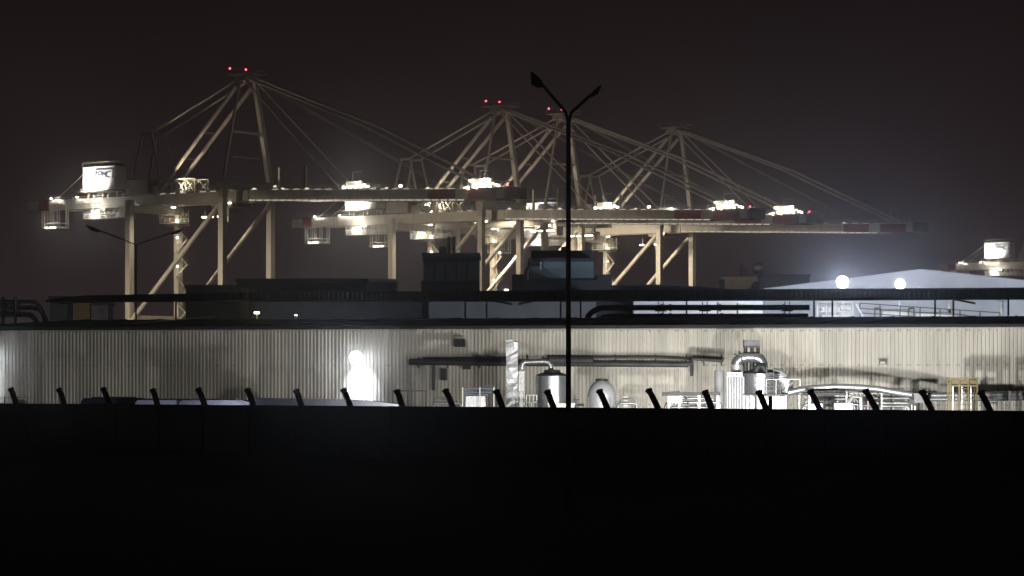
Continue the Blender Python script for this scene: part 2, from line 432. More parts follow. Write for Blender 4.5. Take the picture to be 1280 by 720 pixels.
# tall duct wrapped in crinkled foil
D = 182
t = thing('exhaust_duct', 'tall pale square exhaust duct wrapped in crinkled sheeting', 'duct', base(640, D))
m = MB(); b_ = base(640, D); zt = yp(0, 427, D).z
n0 = len(m.v); N = 26
for i in range(N + 1):
    z_ = zt * i / N
    for sx, sy in ((-1, -1), (0, -1.12), (1, -1), (1, 1), (-1, 1)):
        cut = .10 if (sx > 0 and i > N - 2) else 0
        fold = random.uniform(-.05, .05)
        m.v.append(b_ + Vector((sx * .37 + fold * (1 if sx == 0 else .25) + (.16 * math.sin(i * .55) if sx == 0 else 0), sy * .34 + fold, z_ - cut)))
for i in range(N):
    for j in range(5):
        a = n0 + i * 5 + j; bb = n0 + i * 5 + (j + 1) % 5
        m.f.append((a, bb, bb + 5, a + 5)); m.mi.append(0)
m.f.append(tuple(n0 + N * 5 + j for j in range(5))); m.mi.append(0)
m.build('duct_shaft', 'duct_white', t)
MB().lohi(b_ + Vector((-.40, -.36, zt - .02)), b_ + Vector((.02, .3, zt + .1))).build('cap', 'duct_white', t)
MB().lohi(b_ + Vector((.05, -.30, zt - .04)), b_ + Vector((.30, .3, zt + .03))).build('outlet', 'lid_dark', t)
z2 = yp(0, 464, D).z
MB().lohi(b_ + Vector((.42, -.25, 0)), b_ + Vector((.78, .25, z2))).build('side_duct', 'duct_white', t)
# connecting pipe
t = thing('bent_pipe', 'short shiny horizontal pipe joining the wrapped duct to the steel tank', 'pipe', yp(670, 453, D))
pts = [yp(652, 460, D), yp(653, 455, D), yp(656, 452.5, D), yp(680, 452, D), yp(686, 453, D), yp(688.5, 457, D), yp(689, 466, D)]
MB().tube(pts, .17, 12).build('pipe_tube', 'tank_steel', t, True)
MB().tube([yp(652, 458.5, D), yp(652, 461.5, D)], .24, 12).build('flange', 'galv', t, True)
MB().tube([yp(689, 464, D), yp(689, 466.5, D)], .26, 12).build('flange', 'galv', t, True)
# steel tank
def tank(name, label, px, D, r, ytop, prof_lid, m_body, cat='tank', wide=1.0):
    b_ = base(px, D); zt = yp(0, ytop, D).z
    t = thing(name, label, cat, b_)
    MB().lathe(b_, [(r * .9, 0), (r * .9, .9), (r, 1.0), (r, zt - .04), (r * 1.02, zt - .03), (r * 1.02, zt)], 36).build('shell', m_body, t, True)
    MB().lathe(b_ + Z * (zt + .003), prof_lid, 32).build('lid', 'lid_dark', t, True)
    return t, b_, zt
D = 181
t, b_, zt = tank('steel_tank', 'round steel tank with dark cone lid beside the wrapped duct', 690, D, 1.04, 470,
                 [(1.0, 0), (.95, .1), (.55, .22), (.5, .36), (.3, .40)], 'tank_steel')
MB().lathe(b_ + Z * 1.92, [(1.07, 0), (1.09, .03), (1.09, .09), (1.07, .12)], 36).build('band', 'galv', t, True)
MB().tube([b_ + Vector((-1.0, -.5, 2.4)), b_ + Vector((-1.22, -.5, 2.4)), b_ + Vector((-1.3, -.5, 2.3)), b_ + Vector((-1.3, -.5, 0))], .11, 10).build('down_pipe', 'duct_white', t, True)
# white box beside it
bx = base(706, 176); t = thing('white_cabinet', 'small white cabinet at the foot of the steel tank', 'cabinet', bx)
MB().lohi(bx + Vector((-1.0, -.5, 0)), bx + Vector((.58, .5, 2.25))).build('body', 'white_paint', t)
MB().lohi(bx + Vector((-1.05, -.55, 2.252)), bx + Vector((.63, .55, 2.34))).build('top', 'white_paint', t)
MB().lohi(bx + Vector((-.35, -.56, .3)), bx + Vector((.3, -.503, 2.0))).build('door', 'lid_dark', t)
# dome vessel
D = 178; b_ = base(752, D)
t = thing('dome_vessel', 'white dome shaped vessel with small dark cap right of the lamp pole', 'vessel', b_)
zt = yp(0, 475, D).z; r = .88
MB().lathe(b_, [(r, 0), (r, 2.75)] + [(r * math.cos(a) if a < 1.5 else .1, 2.75 + (zt - 2.75) * math.sin(a)) for a in [i * math.pi / 16 for i in range(1, 8)]] + [(.05, zt)], 36).build('shell', 'duct_white', t, True)
MB().lathe(b_ + Z * (zt - .05), [(.36, 0), (.4, .03), (.4, .1), (.2, .14)], 24).build('cap', 'lid_dark', t, True)
for a in (-1.2, .6):
    MB().tube([b_ + Vector((r * 1.0 * math.sin(a), -r * math.cos(a) - .02, z_)) for z_ in (.1, 1.2, 2.7)], .035, 6).build('rib', 'galv', t)
# railing
def railing(name, label, px0, px1, D, ytop, nrail, nposts, mm, cat='railing', thick=.05, grp=None):
    a, b = base(px0, D), base(px1, D); zt = yp(0, ytop, D).z
    t = thing(name, label, cat, (a + b) / 2, 0, grp)
    for i in range(nposts):
        p = a + (b - a) * i / (nposts - 1); MB().beam(p, p + Z * zt, thick, thick).build('post', mm, t)
    for k in range(nrail):
        z_ = zt - k * .45 + .001
        MB().beam(a - Z * -z_, b + Z * z_, thick * .9, thick * .9).build('rail', mm, t)
    return t
railing('guard_rail', 'short white guard rail left of the steel tank', 658, 671, 178, 494, 2, 4, 'white_paint')
# big filter plant
D = 180
bf = base(950, D)
t = thing('filter_plant', 'large shiny dust filter plant with drum, ducts and capped vent stack', 'filter plant', bf)
zt = yp(0, 467, D).z; zb = yp(0, 492, D).z; r = 1.2
MB().lathe(base(951, D), [(r, zb), (r, zt - .05), (r * 1.03, zt - .03), (r * 1.03, zt)], 40).build('drum', 'tank_steel', t, True)
MB().lathe(base(951, D) + Z * (zt + .003), [(r * 1.04, 0), (r * .98, .08), (.62, .24), (.3, .27)], 36).build('drum_lid', 'lid_dark', t, True)
m = MB(); a = base(972, D)
arc = [yp(966, 470, D), yp(974, 470.5, D), yp(980, 475, D), yp(983.5, 482, D), yp(984, 493, D)]
MB().tube(arc, .5, 16, 0, .36).build('elbow_duct', 'duct_white', t, True)
b2 = base(919, D - 1.2); z2 = yp(0, 452, D).z; zc = yp(0, 471, D).z
m = MB()
for i in range(7): m.lathe(b2 + Vector((-.5 + i * .165, -.1 + .05 * (i % 2), 0)), [(.1, 0), (.1, zc)], 10)
m.build('tube_bank', 'duct_white', t, True)
MB().lohi(b2 + Vector((-.55, -.35, zc + .003)), b2 + Vector((.42, .4, zc + .28))).build('tube_header', 'galv', t)
for dx in (-.2, .05): MB().tube([b2 + Vector((dx, -.37, zc + .14)), b2 + Vector((dx, -.3, zc + .14))], .06, 8).build('port', 'lid_dark', t)
b3 = base(899, D - .5); MB().lathe(b3, [(.3, 0), (.3, yp(0, 464.5, D).z), (.25, yp(0, 463, D).z)], 20).build('side_column', 'duct_white', t, True)
MB().lohi(base(907.5, D) + Vector((-.14, -.1, 0)), base(907.5, D) + Vector((.14, .2, 1.95))).build('red_pipe', 'red_small', t)
MB().lathe(base(921, D), [(.36, zc + .3), (.36, yp(0, 456, D).z)], 20).build('riser', 'duct_white', t, True)
MB().tube([yp(920, 457, D), yp(921.5, 452, D), yp(926, 448, D), yp(933, 446.6, D), yp(943, 446.6, D), yp(950, 449, D), yp(953, 454, D), yp(954, 468, D)], .34, 14).build('cross_duct', 'tank_steel', t, True)
MB().lohi(yp(918, 444, D - .3) - Vector((0, .3, 0)), yp(951.5, 442, D) + Vector((0, .3, 0))).build('deck_plate', 'lid_dark', t)
for px in (932, 940, 948): MB().lathe(base(px, D), [(.16, yp(0, 466, D).z), (.16, yp(0, 447, D).z)], 12).build('inner_pipe', 'lid_dark', t, True)
MB().tube([yp(945, 466, D - .8), yp(946, 460, D - .8), yp(950, 457.5, D - .8), yp(955, 459, D - .8), yp(957, 466, D - .8)], .22, 10).build('blower', 'pipe_dark', t, True)
for px in (932, 940, 947.5): MB().lathe(base(px, D), [(.12, yp(0, 442, D).z + .01), (.12, yp(0, 434, D).z)], 12).build('vent_leg', 'lid_dark', t, True)
MB().lohi(yp(929.5, 434.5, D) - Vector((0, .5, 0)), yp(949, 432, D) + Vector((0, .5, 0))).build('vent_base', 'lid_dark', t)
MB().lohi(yp(929.5, 431.9, D) - Vector((0, .5, 0)), yp(949, 425, D) + Vector((0, .5, 0))).build('vent_cap', 'grey_metal', t)
MB().lohi(yp(926, 493.6, D) - Vector((0, 1.5, 0)), yp(1001, 492.4, D) + Vector((0, 1.2, 0))).build('platform', 'lid_dark', t)
for px in (930, 939, 947, 982, 999): p = base(px, D - 1.4); MB().beam(p, p + Z * (zb - .1), .1, .1).build('platform_leg', 'galv', t)
for px, w_ in ((935, .3), (941, .16), (955, 1.0), (971, 1.1)):
    p = base(px, D - .2); MB().lohi(p + Vector((-w_ / 2, -.3, 0)), p + Vector((w_ / 2, .3, zb - .16))).build('hopper', 'duct_white', t)
for z_ in (zb + .12, (zb + zt) / 2, zt - .18): MB().lathe(base(951, D) + Z * z_, [(r + .004, 0), (r + .05, .01), (r + .05, .06), (r + .004, .07)], 40).build('hoop', 'galv', t)
pl = base(963, D - 1.5)
for sx in (-.22, .22): MB().beam(pl + Vector((sx, 0, zb)), pl + Vector((sx, .2, zt + .5)), .045, .045).build('ladder_rail', 'grey_metal', t)
for i in range(6): z_ = zb + .2 + i * .27; MB().beam(pl + Vector((-.22, .02 + .03 * i, z_)), pl + Vector((.22, .02 + .03 * i, z_)), .035, .035).build('ladder_rung', 'grey_metal', t)
for px in (958, 970, 985, 1000): p = P(px, 492.4, D - 1.45); MB().beam(p, p + Z * .9, .04, .04).build('handrail_post', 'galv', t)
MB().beam(P(958, 492.4, D - 1.45) + Z * .9, P(1000, 492.4, D - 1.45) + Z * .9, .04, .04).build('handrail', 'galv', t)
for q_, rr in ((P(980, 475, D), .49), (P(983.5, 482, D), .45)): MB().tube([q_ + Vector((-.03, 0, .03)), q_ + Vector((.03, 0, -.03))], rr + .07, 18).build('flange', 'galv', t)
for px in (926, 943): MB().tube([P(px, 447.2, D) - Vector((.04, 0, 0)), P(px, 446.8, D) + Vector((.04, 0, 0))], .42, 16).build('flange', 'grey_metal', t)
# low conveyor
D = 176
t = thing('conveyor', 'low dark conveyor on short legs left of the filter plant', 'conveyor', base(865, D))
MB().beam(yp(828, 492.5, D), yp(900, 492, D), .7, .22).build('belt_frame', 'pipe_dark', t)
for px in (836, 849, 874, 897): p = base(px, D); MB().beam(p, p + Z * (yp(0, 493.5, D).z), .12, .12).build('leg', 'galv', t)
MB().lohi(yp(838, 504, D), yp(852, 495, D + .6)).build('hopper', 'duct_white', t)
MB().beam(yp(836, 491, D - .4), yp(850, 489.5, D - .4), .1, .12).build('hood', 'lid_dark', t)
# long silver overhead duct at the right
D = 178
t = thing('long_silver_duct', 'long silver duct rising in a low arch then running to the right edge', 'duct', base(1120, D))
zmid = yp(0, 484, D).z
MB().tube([yp(985, 491, D), yp(1000, 487.5, D), yp(1020, 485, D), yp(1045, 483.8, D), yp(1075, 484.5, D), yp(1100, 487, D), yp(1125, 491.5, D), yp(1150, 495, D)], .2, 12).build('arched_duct', 'pipe_silver', t, True)
MB().tube([yp(1150, 494.5, D + 2), yp(1200, 494.3, D + 2), yp(1300, 492.5, D + 2)], .2, 12).build('straight_duct', 'pipe_silver', t, True)
MB().tube([yp(1150, 499.5, D + 2), yp(1230, 499, D + 2), yp(1300, 498, D + 2)], .12, 10).build('lower_duct', 'pipe_silver', t, True)
for px in (1012, 1058, 1102, 1205, 1262): p = base(px, D + .3); MB().beam(p, p + Z * (yp(0, 487, D).z - .1), .1, .1).build('stand', 'galv', t)
t = thing('fan_box', 'grey square fan box on splayed legs at the joint of the silver duct', 'fan box', base(1149, D - 2))
MB().lohi(yp(1143, 503.5, D - 2), yp(1156, 491.5, D - .8)).build('housing', 'grey_metal', t)
for sx in (-1, 1): p = yp(1149.5 + sx * 3, 503.5, D - 1.5); MB().beam(p, Vector((p.x + sx * .25, p.y, 0)), .09, .09).build('leg', 'pipe_dark', t)
MB().beam(yp(1136, 501, D - 1.6), yp(1146, 505, D - 1.6), .1, .3).build('chute', 'pipe_dark', t)
# red pipe bits on small machine under duct
t = thing('pump_set', 'low pump set with pipes under the arch of the silver duct', 'pump', base(1055, 174))
b_ = base(1055, 174)
MB().tube([yp(1003, 492, 175), yp(1058, 492.5, 175)], .09, 10).build('pipe_tube', 'pipe_dark', t, True)
MB().lohi(b_ + Vector((-.6, -.3, 0)), b_ + Vector((.5, .3, 2.35))).build('casing', 'galv', t)
MB().tube([b_ + Vector((.2, -.2, 2.3)), b_ + Vector((.5, -.2, 2.75)), b_ + Vector((1.0, -.2, 2.7)), b_ + Vector((1.1, -.2, 0))], .14, 10).build('hose', 'galv', t, True)
b_ = base(1020, 174); MB().lohi(b_ + Vector((-.5, -.3, 0)), b_ + Vector((.35, .3, 2.3))).build('motor_box', 'pipe_silver', t)
# yellow ladder frame
D = 176; b_ = base(1203, D)
t = thing('access_frame', 'yellow caged access frame in front of the bright wall', 'access frame', b_)
zt = yp(0, 473, D).z
for sx in (-.82, -.28, .28, .82):
    for sy in (-.5, .5):
        if abs(sx) > .5 or sy < 0: MB().beam(b_ + Vector((sx, sy, 0)), b_ + Vector((sx, sy, zt)), .09, .09).build('upright', 'yellow_paint', t)
for z_ in (zt, zt - .45):
    MB().lohi(b_ + Vector((-.86, -.56, z_ - .05)), b_ + Vector((.86, -.46, z_ + .05))).build('top_rail', 'yellow_paint', t)
    MB().lohi(b_ + Vector((-.86, .46, z_ - .05)), b_ + Vector((.86, .56, z_ + .05))).build('top_rail', 'yellow_paint', t)
MB().lohi(b_ + Vector((-.8, -.44, zt - .34)), b_ + Vector((.8, .44, zt - .12))).build('platform', 'yellow_paint', t)
for i in range(10):
    z_ = .35 + i * .32
    MB().beam(b_ + Vector((-.28, -.5, z_)), b_ + Vector((.28, -.5, z_)), .05, .05).build('rung', 'yellow_paint', t)
for sx in (-.55, 0, .55): MB().tube([b_ + Vector((sx, .1, 0)), b_ + Vector((sx, .1, zt - .5))], .07, 8).build('conduit', 'galv', t)
# skid machine and tarp
D = 176; b_ = base(598, D)
t = thing('skid_machine', 'pale machine on a skid with blue pipes below the dark wall pipe', 'machine', b_)
zt = yp(0, 484, D).z
MB().prism([b_ + Vector((-.85, -.5, 0)), b_ + Vector((.55, -.5, 0)), b_ + Vector((.42, -.5, zt - .55)), b_ + Vector((-.75, -.5, zt - .55))], (0, 1, 0)).build('casing', 'duct_white', t)
for k, (z_, x1) in enumerate(((zt - .08, .95), (zt - .3, .95), (zt - .45, .6))):
    MB().tube([b_ + Vector((-.95, -.62 + .1 * k, z_)), b_ + Vector((x1, -.62 + .1 * k, z_))], .07, 8).build('pipe_tube', 'pipe_blue', t)
for sx in (-.95, .1, .95): MB().beam(b_ + Vector((sx, -.7, 0)), b_ + Vector((sx, -.7, zt)), .06, .06).build('upright', 'white_paint', t)
MB().lohi(b_ + Vector((.3, -.6, zt + .03)), b_ + Vector((.9, -.1, zt + .14))).build('cowl', 'lid_dark', t)
def heap(label, px, D, w_, d_, h_, seed):
    rnd = random.Random(seed); b_ = base(px, D); m = MB(); nx, ny = 14, 8
    for j in range(ny + 1):
        for i in range(nx + 1):
            u, v = i / nx, j / ny
            e_ = min(1, 2.9 * min(u, 1 - u)) * min(1, 2.9 * min(v, 1 - v))
            z_ = h_ * (e_ ** .6) * (.85 + .15 * math.sin(3 * u + seed)) + rnd.uniform(-.05, .05) * (e_ > .01)
            m.v.append(b_ + Vector(((u - .5) * w_, (v - .5) * d_, max(0, z_))))
    for j in range(ny):
        for i in range(nx):
            a = j * (nx + 1) + i; m.f.append((a, a + 1, a + nx + 2, a + nx + 1)); m.mi.append(0)
    o = m.build('covered_stack', 'tarp'); return tag(o, label, 'covered stack')
heap('goods under a crumpled grey tarpaulin right of the blazing wall light', 516, 172, 2.2, 2.0, 2.95, 3)
t = railing('pipe_stand', 'single dark pipe on thin stands above the grey tarpaulin', 491, 532, 176, 488.5, 1, 3, 'pipe_dark', 'pipe stand', .1)
# vans and trailers (their roofs show above the boundary wall)
def van(label, px, D, rz, h_=2.75, body='van_dark', L_=5.6, grp='vans parked behind the wall'):
    b_ = base(px, D)
    t = thing('parked_van', label, 'van', b_, rz, grp, keep_local=True)
    W_ = 2.0
    prof = [(-L_ / 2, .35), (L_ / 2, .35), (L_ / 2, 1.0), (L_ / 2 - .75, 1.25), (L_ / 2 - 1.55, h_ - .12), (L_ / 2 - 2.0, h_), (-L_ / 2 + .15, h_), (-L_ / 2, h_ - .2)]
    MB().prism([Vector((x, -W_ / 2, z_)) for x, z_ in prof], (0, W_, 0)).build('body', body, t)
    for sy in (-1, 1):
        y_ = sy * (W_ / 2 + .003)
        MB().add([Vector((L_ / 2 - 1.6, y_, h_ - .3)), Vector((L_ / 2 - 1.05, y_, 1.45)), Vector((L_ / 2 - 2.2, y_, 1.45)), Vector((L_ / 2 - 2.2, y_, h_ - .3))], [(0, 1, 2, 3)]).build('side_window', 'glass', t)
        MB().add([Vector((L_ / 2 - 2.5, y_, h_ - .3)), Vector((L_ / 2 - 2.5, y_, 1.5)), Vector((-L_ / 2 + .5, y_, 1.5)), Vector((-L_ / 2 + .5, y_, h_ - .3))], [(0, 1, 2, 3)]).build('side_window', 'glass', t)
        for x in (-L_ / 2 + 1.0, L_ / 2 - 1.0):
            wt = MB().tube([Vector((x, sy * (W_ / 2 - .2), .36)), Vector((x, sy * (W_ / 2 + .02), .36))], .36, 18).build('wheel', 'rubber', t)
    d_ = Vector((L_ / 2 - .75, 0, 1.25)); u_ = Vector((L_ / 2 - 1.55, 0, h_ - .12)); nrm = Vector((1.5, 0, .8)).normalized() * .004
    MB().add([d_ + nrm + Vector((-.05, -.85, .08)), d_ + nrm + Vector((-.05, .85, .08)), u_ + nrm + Vector((.04, .8, -.06)), u_ + nrm + Vector((.04, -.8, -.06))], [(0, 1, 2, 3)]).build('windscreen', 'glass', t)
    MB().lohi((-L_ / 2 + .6, -.7, h_ + .003), (L_ / 2 - 2.4, .7, h_ + .07)).build('roof_rack', 'galv', t)
    return t
van('dark van whose roof just clears the wall near the left end', 162, 168, R(8), 2.72)
van('pale van parked at the wall behind the third dark van roof', 231, 166, R(4), 2.62, 'van_white')
van('silver van whose roof shows left of the long trailer', 288, 165, R(-5), 2.62, 'pipe_silver')
b_ = base(400, 160); t = thing('box_trailer', 'long pale trailer with a roof that slopes down below the blazing wall light', 'trailer', b_)
MB().prism([P(312, 520, 160), P(498, 520, 160), P(498, 505.5, 160), P(470, 501.8, 160), P(436, 499.3, 160), P(312, 497.4, 160)], (0, 2.4, 0)).build('body', 'tarp', t)
MB().lohi(P(313, 540, 160.2), P(495, 536, 162)).build('chassis', 'pipe_dark', t)
for px in (330, 345, 470): MB().tube([base(px, 160.1) + Z * .45, base(px, 162.2) + Z * .45], .45, 16).build('wheel', 'rubber', t)
# left-edge white things
b_ = base(22, 176); t = thing('equipment_cage', 'pale wire equipment cage at the left edge of the yard', 'cage', b_)
for sx in (-1.6, -.8, 0, .8): MB().beam(b_ + Vector((sx, 0, 0)), b_ + Vector((sx, 0, 2.75)), .06, .06).build('post', 'white_paint', t)
for z_ in (2.1, 2.7): MB().beam(b_ + Vector((-1.6, 0, z_)), b_ + Vector((.8, 0, z_)), .05, .05).build('rail', 'white_paint', t)
MB().lohi(b_ + Vector((-.2, -.3, 0)), b_ + Vector((.5, .3, 2.55))).build('cabinet', 'galv', t)

# yard floodlights on low stands (the lamps that light the wall from the hidden yard floor)
def yard_flood(label, px, D, target, power, angle=150, col=NEUT, z=1.3):
    b_ = base(px, D); t = thing('yard_floodlight', label, 'floodlight', b_, 0, 'floodlights on the yard floor')
    for a in range(3): MB().beam(b_ + Z * (z - .2), b_ + Vector((.4 * math.cos(a * 2.1), .4 * math.sin(a * 2.1), 0)), .05, .05).build('stand_leg', 'galv', t)
    d = (Vector(target) - (b_ + Z * z)).normalized(); c_ = b_ + Z * z
    s_ = d.cross(Z).normalized(); u_ = s_.cross(d)
    MB().box(c_ - d * .08, (.5, .16, .36), (s_, d, u_)).build('housing', 'galv', t)
    MB().box(c_ + d * .015, (.44, .02, .3), (s_, d, u_)).build('lens', 'lamp_warm', t)
    lamp('SPOT', c_ + d * .1, target, power, col, t, angle, .5, .2)
    return t
yard_flood('low floodlight close behind the wall, in line with the dome vessel', 790, 148, P(800, 452, 190), 14000, 130, NEUT, 1.2)
yard_flood('low floodlight on the yard floor, in line with the filter plant', 978, 157, P(960, 450, 188), 23000, 150, NEUT, 1.2)
yard_flood('low floodlight on the yard floor, in line with the grey fan box', 1130, 155, P(1200, 450, 186), 26000, 56, NEUT, 1.2)
yard_flood('low floodlight close behind the wall, in line with the tarpaulin', 560, 156, P(520, 452, 192), 2600, 130, NEUT, 1.2)
yard_flood('low warm fill floodlight added on the yard floor behind the parked vans', 205, 171, P(205, 450, 197), 190, 165, (1, .82, .62), 1.0)  # warm fill, added to soften the left part of the wall
yard_flood('low warm fill floodlight added on the yard floor behind the long trailer', 330, 169, P(330, 450, 195), 240, 165, (1, .82, .62), 1.0)  # second warm fill, added for the wall above the trailer
yard_flood('low floodlight between the steel tank and the dome vessel', 730, 181, P(735, 450, 191), 1500, 150, NEUT, .7)
yard_flood('low floodlight right of the filter plant drum', 1003, 181, P(1000, 452, 188), 700, 150, NEUT, .7)
yard_flood('low fill floodlight added between the conveyor and the filter plant', 884, 183.5, P(880, 440, 190), 1500, 160, NEUT, .6)  # fill, added to lift the plant's shadow on the wall
yard_flood('low floodlight behind the drums left of the conveyor', 812, 183, P(808, 440, 190), 900, 160, NEUT, .6)
yard_flood('low cool floodlight just behind the boundary wall facing the parked vans', 245, 158, P(240, 500, 168), 420, 150, (.72, .74, 1.0), .6)
yard_flood('low cool floodlight just behind the boundary wall facing the long trailer', 410, 154, P(405, 503, 160), 110, 150, (.72, .76, 1.0), .6)

b_ = base(1168, 158.2); t = thing('shade_tank', 'unseen squat round tank added behind the wall to shade the far right of the warehouse wall', 'tank', b_)  # unseen blocker, added to cast the round shadow on the warehouse wall
MB().lathe(b_, [(.95, 0), (.95, 1.5), (.8, 1.82), (.4, 1.98), (.05, 2.0)], 28).build('shell', 'pipe_dark', t, True)
MB().lathe(b_ + Z * 1.99, [(.1, 0), (.1, .06)], 12).build('cap', 'lid_dark', t)
def pipe_bank(label, px0, px1, D, zs, rr):
    t = thing('pipe_bank', label, 'pipes', base((px0 + px1) / 2, D), 0, 'low silver pipe banks')
    for k, z_ in enumerate(zs):
        a, b = base(px0 + 3 * k, D + .2 * k), base(px1 - 4 * k, D + .2 * k)
        MB().tube([Vector((a.x, a.y, 0)), Vector((a.x, a.y, z_ - .25)), Vector((a.x + .08, a.y, z_ - .08)), Vector((a.x + .25, a.y, z_)), Vector((b.x, b.y, z_)), Vector((b.x + .2, b.y, z_ - .1)), Vector((b.x + .25, b.y, 0))], rr * (1 - .15 * k), 10).build('pipe_tube', 'pipe_silver' if k != 1 else 'galv', t, True)
    for i in range(4):
        p = base(px0 + 8 + (px1 - px0 - 16) * i / 3, D + .6); MB().beam(p, p + Z * (max(zs) + .15), .07, .07).build('rack_post', 'galv', t)
pipe_bank('bank of low silver pipes under the conveyor', 832, 896, 179, (2.35, 2.05, 2.6), .11)
pipe_bank('bank of low silver pipes under the left half of the duct arch', 1004, 1072, 181, (2.2, 2.55, 2.75), .12)
pipe_bank('bank of low silver pipes under the right half of the duct arch', 1078, 1140, 181, (2.3, 2.6, 2.1), .11)
pipe_bank('bank of low silver pipes between the tarpaulin and the wrapped duct', 540, 572, 179, (2.3, 2.6), .1)
pipe_bank('bank of low silver pipes between the dome vessel and the drums', 772, 792, 180, (2.3, 2.55), .09)
def barrel(label, px, D, mm):
    b_ = base(px, D); t = thing('steel_drum', label, 'drum', b_, 0, 'drums and bottles in the yard')
    MB().lathe(b_, [(.36, 0), (.36, .6), (.385, .64), (.36, .68), (.36, 1.2), (.385, 1.24), (.36, 1.28), (.36, 1.9), (.34, 1.92)], 18).build('shell', mm, t, True)
    MB().lathe(b_ + Vector((.15, -.1, 1.925)), [(.06, 0), (.06, .08)], 8).build('bung', 'lid_dark', t)
for px, lb, mm in ((786, 'dark drum left of the conveyor, first from the dome vessel', 'pipe_dark'), (797, 'dark drum left of the conveyor, second from the dome vessel', 'lid_dark'), (809, 'dark drum left of the conveyor, third from the dome vessel', 'pipe_dark')):
    barrel(lb, px, 174, mm)
def valve_stand(label, px, D, h_):
    b_ = base(px, D); t = thing('valve_stand', label, 'valve', b_, 0, 'valve stands along the wall foot')
    MB().tube([b_, b_ + Z * h_], .08, 10).build('riser', 'galv', t, True)
    MB().tube([b_ + Z * (h_ - .3) - hd * .5, b_ + Z * (h_ - .3) + hd * .5], .07, 10).build('cross_pipe', 'galv', t, True)
    MB().tube([b_ + Z * (h_ + .02) + hd * .16 * math.cos(a) + hn * .16 * math.sin(a) for a in [i * math.pi / 6 for i in range(13)]], .025, 6).build('hand_wheel', 'red_small', t, True)
    for sx in (-1, 1): MB().tube([b_ + Z * (h_ - .3) + hd * sx * .46, b_ + Z * (h_ - .3) + hd * sx * .5], .13, 12).build('flange', 'galv', t)
for px, h_, lb in ((872, 2.5, 'valve stand under the conveyor end'), (1030, 2.6, 'valve stand under the left of the silver duct arch'), (1085, 2.45, 'valve stand under the right of the silver duct arch'), (1236, 2.6, 'valve stand right of the yellow access frame'), (720, 2.5, 'valve stand left of the dome vessel')):
    valve_stand(lb, px, 180, h_)
run_ = None
t = thing('cable_ladder', 'thin cable ladder rack along the wall foot right of the filter plant', 'cable rack', base(1040, 183))
for dz in (0, .28): MB().beam(P(1005, 497, 183) + Z * dz, P(1140, 497, 183) + Z * dz, .05, .06).build('side_rail', 'galv', t)
for i in range(28): px = 1006 + i * 4.95; MB().beam(P(px, 497, 183), P(px, 497, 183) + Z * .28, .04, .04).build('rung', 'galv', t)
for px in (1010, 1050, 1092, 1136): p = base(px, 183.1); MB().beam(p, p + Z * 2.6, .08, .08).build('post', 'galv', t)

# ------------------------------------------------------------------ on the roof: pipes either side of the canopy
def run(name, label, pts, r, mm, cat='pipe', grp=None, clamps=()):
    o0 = Vector(pts[0]); t = thing(name, label, cat, o0, 0, grp)
    MB().tube(pts, r, 12).build('pipe_tube', mm, t, True)
    for c_ in clamps:
        MB().tube([Vector(c_) - Vector((.09, 0, 0)), Vector(c_) + Vector((.09, 0, 0))], r * 1.3, 12).build('flange', mm, t)
    return t
D = 222
gp = 'dark pipes over the warehouse roof'
run('roof_pipe', 'upper thick black pipe under the canopy with its bent left end', [P(733, 398, D), P(739, 391, D), P(745, 387, D), P(752, 384.8, D), P(800, 384.5, D), P(1012, 384.3, D)], .215, 'pipe_dark', grp=gp,
    clamps=[P(786, 384.5, D), P(827, 384.5, D), P(838, 384.5, D), P(900, 384.5, D), P(980, 384.5, D)])
run('roof_pipe', 'lower black pipe close to the warehouse roof under the canopy', [P(748, 400, D - 1), P(754, 396.5, D - 1), P(762, 395, D - 1), P(900, 395, D - 1), P(1010, 394.6, D - 1)], .18, 'pipe_dark', grp=gp,
    clamps=[P(827, 395, D - 1), P(838, 395, D - 1), P(902, 395, D - 1), P(980, 395, D - 1)])
for i, (px, lb) in enumerate(((826, 'left of the three'), (881, 'middle of the three'), (984, 'right of the three'))):
    b_ = P(px, 400, D + .6)
    t = thing('pipe_support', f'black pipe support frame on the warehouse roof, {lb}', 'pipe support', b_, 0, 'pipe supports on the roof')
    for dx in (-.18, .18): MB().beam(b_ + Vector((dx, 0, -.6)), P(px, 377, D + .6) + Vector((dx, 0, 0)), .08, .08).build('upright', 'black_steel', t)
    MB().beam(P(px - 7, 388.5, D + .6), P(px + 7, 388.5, D + .6), .08, .1).build('cross_bar', 'black_steel', t)
gl = 'grey pipes at the left end of the roof'
D = 226
for i, (y0, xe, rr, lb) in enumerate(((377, 50, .17, 'top grey bent pipe at the left end of the warehouse roof'), (384.5, 53, .2, 'middle grey bent pipe at the left end of the warehouse roof'), (393, 44, .22, 'bottom grey bent pipe at the left end of the warehouse roof'))):
    run('roof_pipe', lb, [P(-40, y0 + 1, D - i), P(xe - 14, y0, D - i), P(xe - 5, y0 + 1.2, D - i), P(xe, y0 + 6, D - i), P(xe + 4, y0 + 14, D - i), P(xe + 7, 410, D - i)], rr, 'pipe_blue', grp=gl, clamps=[P(8, y0 + .3, D - i)])
b_ = P(17, 405, D - 3); t = thing('pipe_rack', 'dark pipe rack post holding the grey pipes at the left end', 'pipe rack', b_)
for px in (4, 19): MB().beam(P(px, 411, D - 3), P(px, 371, D - 3), .28, .2).build('upright', 'black_steel', t)
for py in (380, 390): MB().beam(P(0, py, D - 3), P(26, py, D - 3), .15, .12).build('cross_bar', 'black_steel', t)

